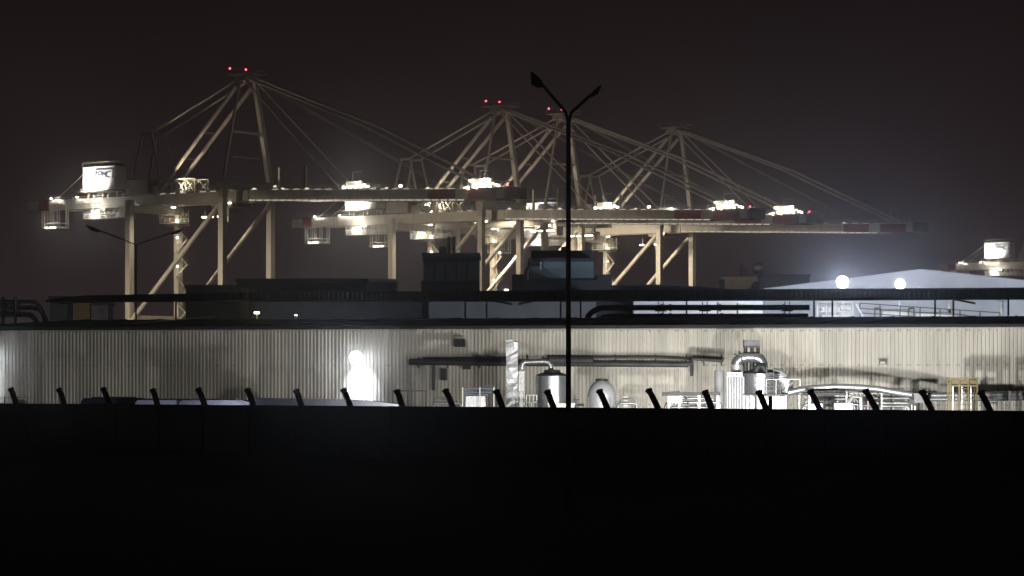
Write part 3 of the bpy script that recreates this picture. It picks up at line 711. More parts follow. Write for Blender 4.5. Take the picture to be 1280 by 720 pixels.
# ------------------------------------------------------------------ middle distance
def block(name, label, px0, px1, ytop, D, depth, mm, cat='building', extras=None, grp=None, band=None, roofm='block_dark'):
    a, b = base(px0, D), base(px1, D); zt = P(0, ytop, D).z
    t = thing(name, label, cat, (a + b) / 2, 0, grp)
    MB().lohi((a.x, D, 0), (b.x, D + depth, zt)).build('wall', mm, t)
    MB().lohi((a.x - .15, D - .15, zt + .004), (b.x + .15, D + depth + .15, zt + .35)).build('roof', roofm, t)
    return t, a, b, zt
t, a, b, zt = block('plant_building', 'blue grey plant block with dark base and two short roof flues', 529, 598, 320, 300, 12, 'block_blue')
MB().lohi((a.x - .2, 299.6, 0), (b.x + .1, 299.9, P(0, 351, 300).z)).build('plinth', 'block_dark', t)
MB().lohi((a.x - .05, 299.7, P(0, 327, 300).z), (b.x + .1, 299.92, zt - .01)).build('parapet', 'block_dark', t)
for px in (561, 567.5): p = P(px, 300, 303); MB().lathe((p.x, p.y, zt + .355), [(.16, 0), (.16, p.z - zt)], 10).build('flue', 'block_dark', t)
MB().lohi((P(549, 0, 302).x, 301, zt + .355), (P(558, 0, 302).x, 303, P(0, 309, 302).z)).build('roof_box', 'block_dark', t)
for i in range(1, 5):
    x = a.x + (b.x - a.x) * i / 5; MB().lohi((x - .05, 299.86, P(0, 350.8, 300).z), (x + .05, 299.99, P(0, 327.2, 300).z)).build('panel_joint', 'block_dark', t)
t, a, b, zt = block('plant_building', 'dark stepped plant block with a goose neck pipe, right of the lamp pole foot line', 662, 742, 327, 296, 14, 'block_blue')
MB().lohi((P(656, 0, 296).x, 295.4, 0), (P(746, 0, 296).x, 295.9, P(0, 350, 296).z)).build('plinth', 'block_dark', t)
MB().lohi((P(664, 0, 300).x, 300, zt + .36), (P(741, 0, 300).x, 306, P(0, 313, 300).z)).build('upper_storey', 'block_dark', t)
MB().lohi((P(702, 0, 300).x, 300.5, P(0, 313, 300).z + .004), (P(712, 0, 300).x, 304, P(0, 308, 300).z)).build('roof_box', 'block_dark', t)
MB().tube([P(657, 352, 295), P(657, 339, 295), P(659, 335, 295), P(664, 333, 295), P(672, 332, 295), P(677, 329, 295)], .16, 10).build('goose_neck', 'black_steel', t, True)
MB().lohi(P(674, 334, 294.6), P(679, 325, 295.4)).build('cowl', 'black_steel', t)
MB().lohi(P(675, 337, 294.4), P(677, 327.5, 294.55)).build('sign_strip', 'galv', t)
MB().lohi((P(640, 0, 298).x, 298, 0), (P(655.9, 0, 298).x, 310, P(0, 343, 298).z)).build('annexe', 'block_dark', t)
MB().lohi((P(746.2, 0, 298).x, 298, 0), (P(765, 0, 298).x, 310, P(0, 343, 298).z)).build('annexe', 'block_dark', t)
block('long_shed', 'long low dark shed with flat roof left of the blue grey block', 296, 458, 352, 330, 16, 'block_dark', 'shed')
block('long_shed', 'low dark shed behind the canopy at the foot of crane legs', 232, 300, 360, 320, 14, 'block_dark', 'shed')
t, a, b, zt = block('small_hut', 'small pale flat roofed hut at the right end of the long low shed', 461, 494, 352.5, 336, 7, 'block_grey', 'hut', roofm='crane_paint')
block('grey_hall', 'grey hall seen through the gap under the middle of the canopy', 536, 745, 372, 300 - 14, 8, 'block_grey', 'hall')
block('long_shed', 'dark shed below the canopy left of the grey hall', 318, 530, 371, 290, 10, 'block_dark', 'shed')
m = MB(); o = None
t = thing('arched_shed', 'dark shed with a long shallow curved roof right of the stepped block', 'shed', base(830, 310))
pr = [P(700, 400, 310)] + [P(700 + 210 * i / 12, 361 - 5.5 * math.sin(math.pi * i / 12), 310) for i in range(13)] + [P(910, 400, 310)]
pr[0].z = 0; pr[-1].z = 0
MB().prism(pr, (0, 20, 0)).build('wall', 'block_dark', t)
t, a, b, zt = block('pale_office', 'beige flat roofed office with a guyed mast and a round radome', 906, 958, 349, 420, 12, 'block_beige', roofm='block_beige')
mx = P(927, 348, 424); tp = P(927, 322, 424)
MB().beam(mx, tp, .25, .25).build('mast', 'galv', t)
for dx in (-4, 9, 5): MB().tube([P(927, 326, 424), P(927 + dx, 347, 424)], .06, 5).build('guy_wire', 'galv', t)
MB().lathe(P(948.5, 347, 423), [(.3, 0), (.3, .7), (.7, .8), (.95, 1.2), (.9, 1.7), (.5, 2.1), (.1, 2.2)], 14).build('radome', 'white_paint', t, True)
block('dark_store', 'dark flat roofed store between the beige office and the white tent', 959, 1012, 346, 400, 14, 'block_dark', 'store')
block('grey_hall', 'pale low hall seen between the black roof pipes left of the tent', 792, 954, 371, 306, 8, 'tent_white', 'hall')
def area_light(label, px, D, target, power, col, angle=110):
    b_ = base(px, D); t = thing('unseen_floodlight', label, 'floodlight', b_, 0, 'unseen floodlights behind the warehouse')
    MB().box(b_ + Z * .5, (.8, .4, .5)).build('housing', 'galv', t)
    MB().beam(b_, b_ + Z * .3, .2, .2).build('stand', 'galv', t)
    MB().box(b_ + Vector((0, .21, .52)), (.7, .02, .4)).build('lens', 'lamp_warm', t)
    lamp('SPOT', b_ + Vector((0, .5, .6)), target, power, col, t, angle, .7, .3)
area_light('unseen fill floodlight added behind the warehouse, aimed at the two plant blocks', 640, 246, P(635, 350, 300), 8500, (.72, .86, 1.0))  # hidden lamp added to brighten the plant blocks
area_light('unseen fill floodlight added behind the warehouse, aimed at the beige office', 925, 385, P(932, 352, 420), 5200, WARM, 80)  # hidden lamp added so the office is lit
area_light('area floodlight behind the warehouse aimed at the huts on the left', 105, 285, P(110, 385, 310), 1500, WARM, 80)
t = thing('roof_hatch', 'small tilted dark red hatch box standing on the canopy edge', 'hatch', P(944, 361, 232))
MB().prism([P(938, 361.5, 232), P(948, 361.5, 232), P(951, 352, 232), P(943, 352, 232)], (0, .8, 0)).build('lid', 'red_small', t)
MB().lohi(P(934.5, 362, 231.6), P(938, 359, 231.9)).build('latch', 'white_paint', t)
# left small lit huts seen through the canopy gap
for px0, px1, yt, D, mm, lb in ((62, 84, 374, 300, 'block_dark', 'dark hut at the left end of the gap under the canopy'),
                               (91, 112, 375, 310, 'block_beige', 'beige hut under the left end of the canopy'),
                               (114, 135, 382, 305, 'block_grey', 'grey ribbed container hut right of the beige hut')):
    t, a, b, zt = block('small_hut', lb, px0, px1, yt, D, 4, mm, 'hut')
    for i in range(1, 5):
        x = a.x + (b.x - a.x) * i / 5; MB().lohi((x - .05, D - .06, .2), (x + .05, D - .004, zt - .2)).build('rib', mm, t)
# far yard lamps in the gap
def yard_lamp(label, px, py, D, s_, mm, power, col):
    b_ = base(px, D); t = thing('yard_lamp', label, 'lamp', b_)
    p = P(px, py, D)
    MB().tube([b_, p + Vector((0, .25, .2))], .09, 8).build('pole', 'black_steel', t)
    MB().box(p + Vector((0, .1, s_ * .5)), (s_ * 2.2, .5, .1)).build('hood', 'black_steel', t)
    MB().box(p, (s_ * 2, .3, s_ * .7)).build('lens', mm, t)
    lamp('POINT', p - Vector((0, .7, .2)), None, power, col, t, size=.2)
yard_lamp('small warm lamp shining below the canopy left of centre', 321, 391, 284, .24, 'lamp_warm', 130, (1, .8, .5))
yard_lamp('tiny white lamp shining below the canopy right of the warm lamp', 370, 394, 284, .11, 'lamp_warm', 40, COOL)
yard_lamp('small white lamp on the canopy line between the two plant blocks', 633, 362.5, 292, .2, 'lamp_warm', 60, COOL)

# ------------------------------------------------------------------ white tent hall, its masts and clutter
D = 330
t = thing('white_tent', 'wide pale tent hall with a shallow pitched roof under two floodlights', 'tent', base(1150, D))
pr = [P(955, 362, D), P(1150, 337.5, D), P(1345, 358.5, D)]
l0, r0 = P(955, 362, D), P(1345, 358.5, D)
MB().prism([Vector((l0.x, D, 0)), Vector((r0.x, D, 0)), r0, P(1150, 337.5, D), l0], (0, 34, 0)).build('wall', 'tent_white', t)
for a_, b_ in ((l0, P(1150, 337.5, D)), (P(1150, 337.5, D), r0)):
    MB().beam(a_ + Vector((0, 0, .06)), b_ + Vector((0, 0, .06)), .8, .1).build('roof_edge', 'tent_white', t)
for i in range(1, 12):
    x = l0.x + (r0.x - l0.x) * i / 12
    MB().lohi((x - .05, D - .06, 0), (x + .05, D - .003, 12.2)).build('seam', 'tent_white', t)
def flood_mast(label, px, py, D, power, w_):
    b_ = base(px, D); p = P(px, py, D)
    t = thing('flood_mast', label, 'floodlight mast', b_, 0, 'floodlight masts before the white tent')
    MB().tube([b_, p + Vector((0, .3, -.3))], .13, 10, 0, .09).build('pole', 'white_paint', t)
    MB().beam(p + Vector((-w_, .25, -.3)), p + Vector((w_, .25, -.3)), .1, .1).build('cross_arm', 'galv', t)
    MB().tube([p + Vector((0, .3, 0)), p + Vector((0, .12, 0)), p + Vector((0, -.05, 0))], w_ * .55, 24, 0, w_ * .98).build('housing', 'galv', t, True)
    MB().tube([p + Vector((0, -.055, 0)), p + Vector((0, -.12, 0))], w_ * .9, 28, 0, w_ * .8).build('lens', 'lamp_cool', t)
    lamp('SPOT', p + Vector((0, -.3, 0)), (p.x * .85, 150, 16), power, (.62, .74, 1.0), t, 40, .6, .1)
    return t
flood_mast('larger of the two bright white floodlight masts before the tent', 1053, 352.5, 290, 3000, .66)
flood_mast('smaller bright white floodlight mast nearer the tent peak', 1125, 355, 290, 1800, .54)
def tent_light(px, py, D, power):
    b_ = base(px, D); t = thing('unseen_uplight', 'unseen ground floodlight added to brighten the tent, deck and hall behind the warehouse', 'floodlight', b_, 0, 'unseen uplights behind the warehouse')  # hidden lamps added to brighten the tent, deck and pale hall
    MB().box(b_ + Z * .4, (.8, .4, .5)).build('housing', 'galv', t)
    MB().box(b_ + Vector((0, .21, .45)), (.7, .02, .4)).build('lens', 'lamp_cool', t)
    lamp('SPOT', b_ + Vector((0, .5, .5)), P(px, 350, D + 40), power, COOL, t, 140, .7, .3)
for px, D_, pw in ((900, 262, 1600), (1040, 286, 17000), (1140, 286, 17000), (1240, 286, 17000), (1050, 250, 16000), (1160, 250, 16000)): tent_light(px, 0, D_, pw)
# rails, tank, posts before the tent
D = 272
def zrail(label, px0, px1, y0, y1, nposts, mm, grp='rails on the tank deck'):
    t = thing('deck_rail', label, 'railing', P((px0 + px1) / 2, 399, D), 0, grp)
    for i in range(nposts):
        px = px0 + (px1 - px0) * i / (nposts - 1); MB().beam(P(px, 402, D), P(px, y0 + (y1 - y0) * i / (nposts - 1), D), .09, .09).build('post', mm, t)
    for dy in (0, 6.5, 12): MB().beam(P(px0, y0 + dy, D), P(px1, y1 + dy, D), .08, .08).build('rail', mm, t)
zrail('white deck rail left of the bright floodlight mast foot', 1022, 1066, 377.5, 378, 5, 'white_paint')
zrail('thin dark deck rail sloping down before the tent', 1075, 1250, 379, 391, 8, 'pipe_dark')
t = thing('horizontal_tank', 'pale horizontal cylinder tank with yellow end frames before the tent', 'tank', P(1118, 398, D + 3))
MB().tube([P(1102, 391, D + 3), P(1104, 391, D + 3), P(1136, 391.5, D + 3), P(1138, 391.5, D + 3)], .36, 18).build('shell', 'white_paint', t, True)
for px in (1097, 1139):
    for dx in (-3.5, 3.5): MB().beam(P(px + dx, 402, D + 2), P(px + dx, 385, D + 2), .12, .12).build('frame_post', 'yellow_paint', t)
    MB().beam(P(px - 3.5, 385.3, D + 2), P(px + 3.5, 385.3, D + 2), .12, .16).build('frame_beam', 'yellow_paint', t)
run('horizontal_pipe', 'pale pipe running right from the horizontal tank', [P(1145, 393, D + 3), P(1180, 393.5, D + 3), P(1206, 396, D + 3), P(1214, 399, D + 3)], .25, 'white_paint', 'pipe')
b_ = P(1071, 398, D); t = thing('slanted_strut', 'white slanted strut beside the deck rail', 'strut', b_)
MB().beam(P(1070, 380, D), P(1082, 402, D), .16, .16).build('bar', 'white_paint', t)
MB().beam(P(1082, 402, D), P(1082, 399.8, D), .4, .4).build('foot', 'white_paint', t)
for px, lb in ((1187, 'white pipe post left of the T topped post before the tent'), (1252, 'white T topped post at the right before the tent')):
    b_ = base(px, D + 4); t = thing('white_post', lb, 'post', b_)
    MB().tube([b_, P(px, 376, D + 4)], .17, 10).build('shaft', 'white_paint', t)
    MB().beam(P(px - (5 if px > 1200 else 2), 375.5, D + 4), P(px + (5 if px > 1200 else 2), 375.5, D + 4), .3, .22).build('cap', 'white_paint', t)
t = thing('deck_skid', 'white framed skid with stacked pale panels left of the floodlight mast foot', 'skid', P(1042, 399, D + 2))
for px0, px1, py0, py1 in ((1027, 1050, 385, 389), (1027, 1050, 394, 398), (1050.3, 1062, 383, 388), (1050.3, 1062, 392, 397.5)):
    MB().lohi(P(px0, py1, D + 2), P(px1, py0, D + 3)).build('panel', 'white_paint', t)
for px in (1021, 1035, 1063): MB().beam(P(px, 402, D + 1.8), P(px, 380, D + 1.8), .1, .1).build('post', 'white_paint', t)
MB().beam(P(1021, 380.5, D + 1.8), P(1063, 381, D + 1.8), .1, .12).build('beam', 'white_paint', t)
t = thing('pump_skid', 'white lit pump skid seen between the two dark roof pipes', 'pump', P(915, 392, 262))  # white pump casings, no lamps in them
MB().lohi(P(898, 399, 262), P(918, 378, 264)).build('casing', 'white_paint', t)
MB().lohi(P(923, 399, 262), P(941, 379, 264)).build('casing', 'white_paint', t)
MB().lohi(P(890, 403, 261.8), P(960, 399.2, 264.5)).build('skid', 'galv', t)

# ------------------------------------------------------------------ ship to shore cranes (local x = boom, y = quay rail)
RZC = R(-37)
G_, W_ = 30.5, 17.0
def crane(label, group):
    t = thing('quay_crane', label, 'crane', (0, 0, 0), 0, group, keep_local=True)
    CP, CS, CR = 'crane_paint', 'crane_shade', 'crane_rail'
    hw = W_ / 2
    ztop = 45.4; AZ = 74.2
    for u in (0, -G_):
        for v in (-hw, hw):
            o = MB().box((u, v, (ztop + 1.2) / 2 + .9), (1.5, 1.5, ztop + 1.2 - 1.8)).build('leg', CP, t)
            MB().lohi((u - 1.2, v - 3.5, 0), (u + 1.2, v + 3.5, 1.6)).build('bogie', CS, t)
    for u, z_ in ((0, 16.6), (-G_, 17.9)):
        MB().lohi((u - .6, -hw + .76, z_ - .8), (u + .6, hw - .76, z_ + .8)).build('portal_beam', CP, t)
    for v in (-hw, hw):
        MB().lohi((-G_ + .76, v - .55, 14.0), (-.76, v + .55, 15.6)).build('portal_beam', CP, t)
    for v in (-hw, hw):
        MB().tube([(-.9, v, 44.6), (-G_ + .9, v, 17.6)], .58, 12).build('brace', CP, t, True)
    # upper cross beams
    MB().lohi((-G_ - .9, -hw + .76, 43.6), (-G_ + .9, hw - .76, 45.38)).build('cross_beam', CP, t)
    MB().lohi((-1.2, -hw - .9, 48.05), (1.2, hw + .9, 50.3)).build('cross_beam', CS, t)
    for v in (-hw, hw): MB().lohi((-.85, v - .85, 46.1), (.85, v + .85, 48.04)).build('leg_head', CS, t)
    # girder
    m = MB()
    for v in (-3.1, 3.1): m.lohi((-63.4, v - .55, 45.4), (3.8, v + .55, 48.0))
    for u in (-56, -46, -38, -24, -16, -8): m.lohi((u - .3, -2.54, 45.9), (u + .3, 2.54, 47.4))
    m.build('girder', CP, t)
    for v in (-3.1, 3.1): MB().lohi((-67, v - .55, 45.4), (-63.41, v + .55, 48.0)).build('warning_band', 'red_paint', t)
    m = MB()
    for v in (-3.1, 3.1): m.lohi((-70.8, v - .55, 45.5), (-67.01, v + .55, 47.9))
    m.lohi((-70.8, -2.54, 45.6), (-70.2, 2.54, 47.6)).build('girder_end', CP, t)
    # boom, hinged a little downwards
    def bz(u): return 48.0 - (u - 4) * .036
    def seg(u0, u1, nm, mm, dz=2.5):
        if nm == 'warning_band':
            for v in (-3.1, 3.1): MB().beam((u0, v, bz(u0) - dz / 2), (u1, v, bz(u1) - dz / 2), 1.1, dz).build(nm, mm, t)
            return
        m = MB()
        for v in (-3.1, 3.1): m.beam((u0, v, bz(u0) - dz / 2), (u1, v, bz(u1) - dz / 2), 1.1, dz)
        n_ = max(1, int((u1 - u0) / 9))
        for i in range(n_):
            u = u0 + (i + .5) * (u1 - u0) / n_; m.lohi((u - .25, -2.54, bz(u) - 1.9), (u + .25, 2.54, bz(u) - .6))
        return m.build(nm, mm, t)
    seg(4.0, 58, 'boom', CP)
    seg(58.01, 66, 'warning_band', 'red_paint'); seg(66.01, 69.5, 'boom_tip', CP, 2.3); seg(69.51, 77.5, 'warning_band', 'red_paint', 2.3)
    seg(77.51, 79.6, 'boom_tip', CP, 2.1)
    MB().lohi((79.61, -3.7, bz(80) - 2.0), (80.4, 3.7, bz(80) + .6)).build('boom_end_frame', CS, t)
    # lower walkway with a string of lights
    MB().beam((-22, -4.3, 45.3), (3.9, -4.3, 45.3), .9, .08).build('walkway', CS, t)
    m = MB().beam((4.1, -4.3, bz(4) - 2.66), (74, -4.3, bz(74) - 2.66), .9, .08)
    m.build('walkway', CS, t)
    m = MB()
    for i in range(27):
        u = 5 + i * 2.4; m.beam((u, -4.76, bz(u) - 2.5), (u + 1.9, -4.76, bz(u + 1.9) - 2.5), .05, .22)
    m.build('walkway_light', 'glow_dash', t)
    m = MB()
    for i in range(60):
        u = -22 + i * 1.6
        zz = (45.3 if u < 3.9 else bz(u) - 2.62); m.beam((u, -4.72, zz), (u, -4.72, zz + .3), .05, .05)
    m.build('toe_board', CR, t)
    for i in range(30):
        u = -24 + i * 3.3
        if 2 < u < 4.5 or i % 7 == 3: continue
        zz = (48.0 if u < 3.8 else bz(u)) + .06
        MB().box((u, -3.72, zz + .05), (1.9, .05, .14)).build('lit_rail_dash', 'glow_dash', t)  # glowing dashes standing in for the lit rail along the boom top
    # winch frame with crossed braces, stair on the rear leg, small leg lamps
    m = MB()
    for v in (-3.6, 1.0):
        for k in range(4):
            u0, u1 = -25.5 + k * 3, -22.5 + k * 3
            m.beam((u0, v, 48.1), (u1, v, 51.4), .16, .16); m.beam((u1, v, 48.1), (u0, v, 51.4), .16, .16); m.beam((u0, v, 48.05), (u0, v, 51.5), .2, .2)
        m.beam((-25.6, v, 51.45), (-13.4, v, 51.45), .2, .2); m.beam((-13.5, v, 48.05), (-13.5, v, 51.5), .2, .2)
    m.build('winch_frame', CP, t)
    m = MB(); zz = 16.0; k = 0
    while zz < 41:
        y0, y1 = (hw - 2.4, hw + 1.6) if k % 2 == 0 else (hw + 1.6, hw - 2.4)
        m.beam((-G_ + 1.5, y0, zz), (-G_ + 1.5, y1, zz + 3.1), .5, .12); m.beam((-G_ + 1.75, y0, zz + 1), (-G_ + 1.75, y1, zz + 4.1), .06, .06)
        m.box((-G_ + 1.5, y1, zz + 3.1), (.8, .9, .08)); zz += 3.1; k += 1
    m.build('leg_stair', CR, t)
    for zz in (23, 31, 38): MB().box((-G_ + 1.9, hw - 2.3, zz), (.35, .3, .35)).build('leg_lamp', 'lamp_warm', t)
    for u in (-44, -33, -2): MB().box((u, -3.8, 45.1), (.7, .3, .3)).build('girder_lamp', 'lamp_warm', t)
    for v in (-hw + 1, hw - 1): MB().tube([(-.3, v * .62, 56), (-.3, -v * .62, 56)], .16, 6).build('mast_tie', CP, t)
    MB().tube([(0, -4.9, 62), (0, 4.9, 62)], .3, 8).build('mast_tie', CP, t)
    for q_ in ((-12, 62.5), (-19, 56.5)): MB().tube([(q_[0], -2.4, q_[1]), (q_[0], 2.4, q_[1])], .16, 6).build('stay_tie', CP, t)
    m = MB()
    for v in (-1.2, -.4, .4, 1.2): m.tube([(1.8, v, AZ + .8), (25, v, (AZ * .6 + bz(60) * .4) + .6), (60, v, bz(60) + .6)], .05, 4)
    m.build('hoist_rope', CS, t)
    # top handrails
    m = MB()
    for v in (-3.6, 3.6):
        for z_ in (.55, 1.1):
            m.beam((-70, v, 48 + z_), (3.8, v, 48 + z_), .05, .05); m.beam((4, v, bz(4) + z_), (79, v, bz(79) + z_), .05, .05)
        for i in range(50):
            u = -70 + i * 3; zz = 48 if u < 4 else bz(u); m.beam((u, v, zz), (u, v, zz + 1.1), .05, .05)
    m.build('handrail', CR, t)
    # A-frame over the waterside legs
    for v in (-1, 1):
        k_ = .58 if v < 0 else 1.25
        MB().beam((0, v * (hw - .2), 50.3), (.2, v * 2.7, AZ), k_, k_, 0, k_ * .85, k_ * .85).build('mast', CP, t)
    MB().lohi((-1.6, -2.6, AZ), (1.8, 2.6, AZ + 1.4)).build('apex_head', CS, t)
    m = MB().lohi((-3.6, -3.2, AZ + 1.41), (3.8, 3.2, AZ + 1.6))
    for u in (-3.5, 0, 3.7):
        for v in (-3.1, 3.1): m.beam((u, v, AZ + 1.6), (u, v, AZ + 2.7), .07, .07)
    for v in (-3.1, 3.1): m.beam((-3.5, v, AZ + 2.65), (3.7, v, AZ + 2.65), .07, .07)
    m.build('apex_platform', CS, t)
    for v in (-1.6, 1.6):
        MB().tube([(1.9, v - .2, AZ + .2), (1.9, v + .2, AZ + .2)], .75, 14).build('sheave', CS, t)
        MB().tube([(-1.8, v - .2, AZ + .3), (-1.8, v + .2, AZ + .3)], .75, 14).build('sheave', CS, t)
    MB().beam((1.6, 0, AZ + 1.6), (5.2, 0, AZ + 2.2), .25, .3).build('davit', CS, t)
    for u, v in ((-2.6, -3.1), (-1.2, 1.0)):
        MB().lathe((u, v, AZ + 2.75), [(.12, 0), (.22, .1), (.2, .36), (.06, .44)], 10).build('red_beacon', 'lamp_red', t)
    # thick backstays, thin backstays over the winch frame
    for v in (-2.3, 2.3):
        MB().tube([(-1.0, v * 1.15, AZ - 1.4), (-27.2, v, 48.2)], .5, 12).build('backstay', CP, t, True)
    fr = (-30.5, 63.0)
    for v in (-2.4, 2.4):
        MB().tube([(-1.4, v * .8, AZ + .2), (fr[0] + 1.5, v, fr[1] + .2)], .27, 8).build('tie_rod', CP, t)
        for du, du2 in ((-1.6, -5.6), (1.6, 5.6)):
            MB().beam((fr[0] + du, v, fr[1]), (fr[0] + du2, v * 1.25, 48.0), .5, .5).build('frame_leg', CP, t)
        MB().beam((fr[0] - 1.8, v, fr[1]), (fr[0] + 1.8, v, fr[1]), .55, .6).build('frame_head', CP, t)
        MB().tube([(-50.5, v, 55.4), (-62, v, 48.1)], .13, 6).build('house_stay', CP, t)
    # forestays
    for v in (-2.9, 2.9):
        MB().tube([(1.4, v * .7, AZ - .2), (31, v, bz(31) + .8)], .23, 8).build('forestay', CP, t)
        MB().tube([(1.6, v * .7, AZ + .6), (38, v, (AZ + bz(72)) / 2 + 1.9), (72, v, bz(72) + .9)], .31, 8).build('forestay', CP, t)
        for u in (31, 72): MB().prism([Vector((u - 1, v - .12, bz(u))), Vector((u + 1, v - .12, bz(u))), Vector((u + .3, v - .12, bz(u) + 1.4)), Vector((u - .6, v - .12, bz(u) + 1.4))], (0, .24, 0)).build('stay_lug', CS, t)
    # machinery house with its emblem, electrical house
    hx0, hx1, hv0, hv1, hz0, hz1 = -50.4, -39.4, -4.6, -.6, 49.7, 55.6
    MB().lohi((hx0, hv0, hz0), (hx1, hv1, hz1)).build('machinery_house', 'white_paint', t)
    mh = t.children[-1]
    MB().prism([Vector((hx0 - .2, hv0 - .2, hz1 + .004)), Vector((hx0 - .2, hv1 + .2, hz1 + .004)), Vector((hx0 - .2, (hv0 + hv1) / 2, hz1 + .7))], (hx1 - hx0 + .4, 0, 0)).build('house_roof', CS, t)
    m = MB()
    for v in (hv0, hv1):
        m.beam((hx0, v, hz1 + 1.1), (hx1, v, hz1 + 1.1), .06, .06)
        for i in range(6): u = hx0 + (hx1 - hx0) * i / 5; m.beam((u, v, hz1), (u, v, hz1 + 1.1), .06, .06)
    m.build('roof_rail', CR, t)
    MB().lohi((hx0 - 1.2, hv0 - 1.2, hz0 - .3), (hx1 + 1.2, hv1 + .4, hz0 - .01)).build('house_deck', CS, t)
    for u in (hx0 + .5, (hx0 + hx1) / 2, hx1 - .5):
        for v in (-3.1, -1.2): MB().lohi((u - .2, v - .2, 48.004), (u + .2, v + .2, hz0 - .31)).build('house_post', CS, t)
    # emblem: slanted capitals under a bar that turns down at the right
    m = MB(); y_ = hv0 - .012; ex, ez, sc, sh = hx0 + 3.6, hz0 + 3.2, 1.4, .28
    strokes = {'Z': [((0, 1), (.8, 1)), ((.8, 1), (0, 0)), ((0, 0), (.8, 0))],
               'P': [((0, 0), (0, 1)), ((0, 1), (.75, 1)), ((.75, 1), (.75, .5)), ((.75, .5), (0, .5))],
               'M': [((0, 0), (0, 1)), ((0, 1), (.42, .4)), ((.42, .4), (.85, 1)), ((.85, 1), (.85, 0))],
               'C': [((.8, .95), (.15, .95)), ((.15, .95), (0, .7)), ((0, .7), (0, .3)), ((0, .3), (.15, .05)), ((.15, .05), (.8, .05))]}
    for i, ch in enumerate('ZPMC'):
        for (ax_, az_), (bx_, bz_) in strokes[ch]:
            A = Vector((ex + i * 1.5 + ax_ * sc + az_ * sh * sc, y_ - .004 * i, ez + az_ * sc)); B = Vector((ex + i * 1.5 + bx_ * sc + bz_ * sh * sc, y_ - .004 * i, ez + bz_ * sc))
            m.beam(A, B, .02, .4)
    m.beam((ex + .9, y_ - .03, ez + sc + .62), (ex + 7.0, y_ - .03, ez + sc + .62), .02, .42)
    m.beam((ex + 7.0, y_ - .036, ez + sc + .8), (ex + 6.7, y_ - .036, ez - .3), .02, .42)
    m.build('emblem', 'logo_blue', t)
    MB().lohi((-36, -4.2, 48.3), (-28.5, 1.5, 51.8)).build('electrical_house', CS, t)
    MB().lohi((-30.5, -2.6, 48.02), (-26.4, 2.6, 50.3)).build('stay_anchor', CS, t)
    # rear maintenance basket
    def cage(nm, u0, u1, v0, v1, z0, z1, mm, nu=4, diag=True):
        m = MB(); th = .11
        for i in range(nu + 1):
            u = u0 + (u1 - u0) * i / nu
            for v in (v0, v1): m.beam((u, v, z0), (u, v, z1), th, th)
            m.beam((u, v0, z0), (u, v1, z0), th, th)
        for v in (v0, v1):
            for z_ in (z0, z0 + .55, z0 + 1.1): m.beam((u0, v, z_), (u1, v, z_), th, th)
            if diag: 
                for i in range(nu): m.beam((u0 + (u1 - u0) * i / nu, v, z0), (u0 + (u1 - u0) * (i + 1) / nu, v, z1), th * .8, th * .8)
        m.lohi((u0, v0, z0 - .12), (u1, v1, z0 - .06))
        return m.build(nm, mm, t)
    m = MB()
    for u in (-65.4, -64.6, -60.0, -59.2):
        for v in (-4.0, -1.0): m.beam((u, v, 41.0), (u, v, 45.4), .2, .2)
    for z_ in (41.2, 42.2):
        for v in (-4, -1): m.beam((-65.6, v, z_), (-59, v, z_), .16, .16)
    for u in (-65.4, -59.2): m.beam((u, -4, 41.2), (u, -1, 41.2), .16, .16)
    for u in (-63.4, -61.2): m.beam((u, -4, 41), (u, -4, 45.4), .08, .08)
    m.lohi((-65.6, -4.1, 40.8), (-59, -.9, 40.95))
    m.build('rear_basket', CR, t)
    for u in (-63.6, -62.2, -60.9): MB().box((u, -4.25, 41.1), (.7, .2, .3)).build('basket_lamp', 'lamp_warm', t)
    lamp('POINT', (-62.3, -5.2, 42.6), None, 160, NEUT, t, size=.2)
    cage('hanging_gallery', -50, -35.5, -4.6, -1.4, 42.9, 45.3, CR, 8)
    cage('hanging_gallery', -33, -26.5, 4.6, 8.0, 41.6, 45.0, CR, 4)
    MB().lohi((-48, -4.2, 43.0), (-45, -1.8, 45.0)).build('gallery_cabin', CP, t)
    lamp('POINT', (-46, -6.6, 44.2), None, 2200, NEUT, t, size=.2)
    # leg platform with lamp
    MB().lohi((-G_ - 1.6, hw - 2.2, 41.0), (-G_ + 2.6, hw + 1.4, 41.25)).build('leg_platform', CS, t)
    MB().box((-G_ + 1.5, hw - 2.0, 42.0), (.5, .3, .9)).build('platform_lamp', 'lamp_warm', t)
    lamp('POINT', (-G_ + 1.2, hw - 3.0, 42.4), None, 220, WARM, t, size=.2)
    # operator cab and trolley
    tr = MB().lohi((-8, -3.8, 44.3), (-2.5, 3.8, 45.2)).lohi((-7.2, -1.6, 40.9), (-4.4, 1.2, 43.2)).lohi((-6.2, -.4, 43.2), (-5.4, .4, 44.3)).build('trolley', CS, t)
    MB().lohi((-7.3, -1.65, 41.6), (-4.3, -1.605, 42.7)).build('cab_window', 'glass', tr)
    for u in (-10.6, -8.4, -5.6, -4.4): MB().box((u, -3.4, 42.0), (1.1, .5, .28)).build('trolley_lamp', 'lamp_warm', tr)
    MB().lohi((-11.3, -3.6, 42.2), (-3.8, -3.2, 42.32)).build('lamp_bar', CS, tr)
    for u in (-10.4, -4.0): MB().beam((u, -3.4, 42.3), (u, -3.4, 44.8), .1, .1).build('hanger', CS, tr)
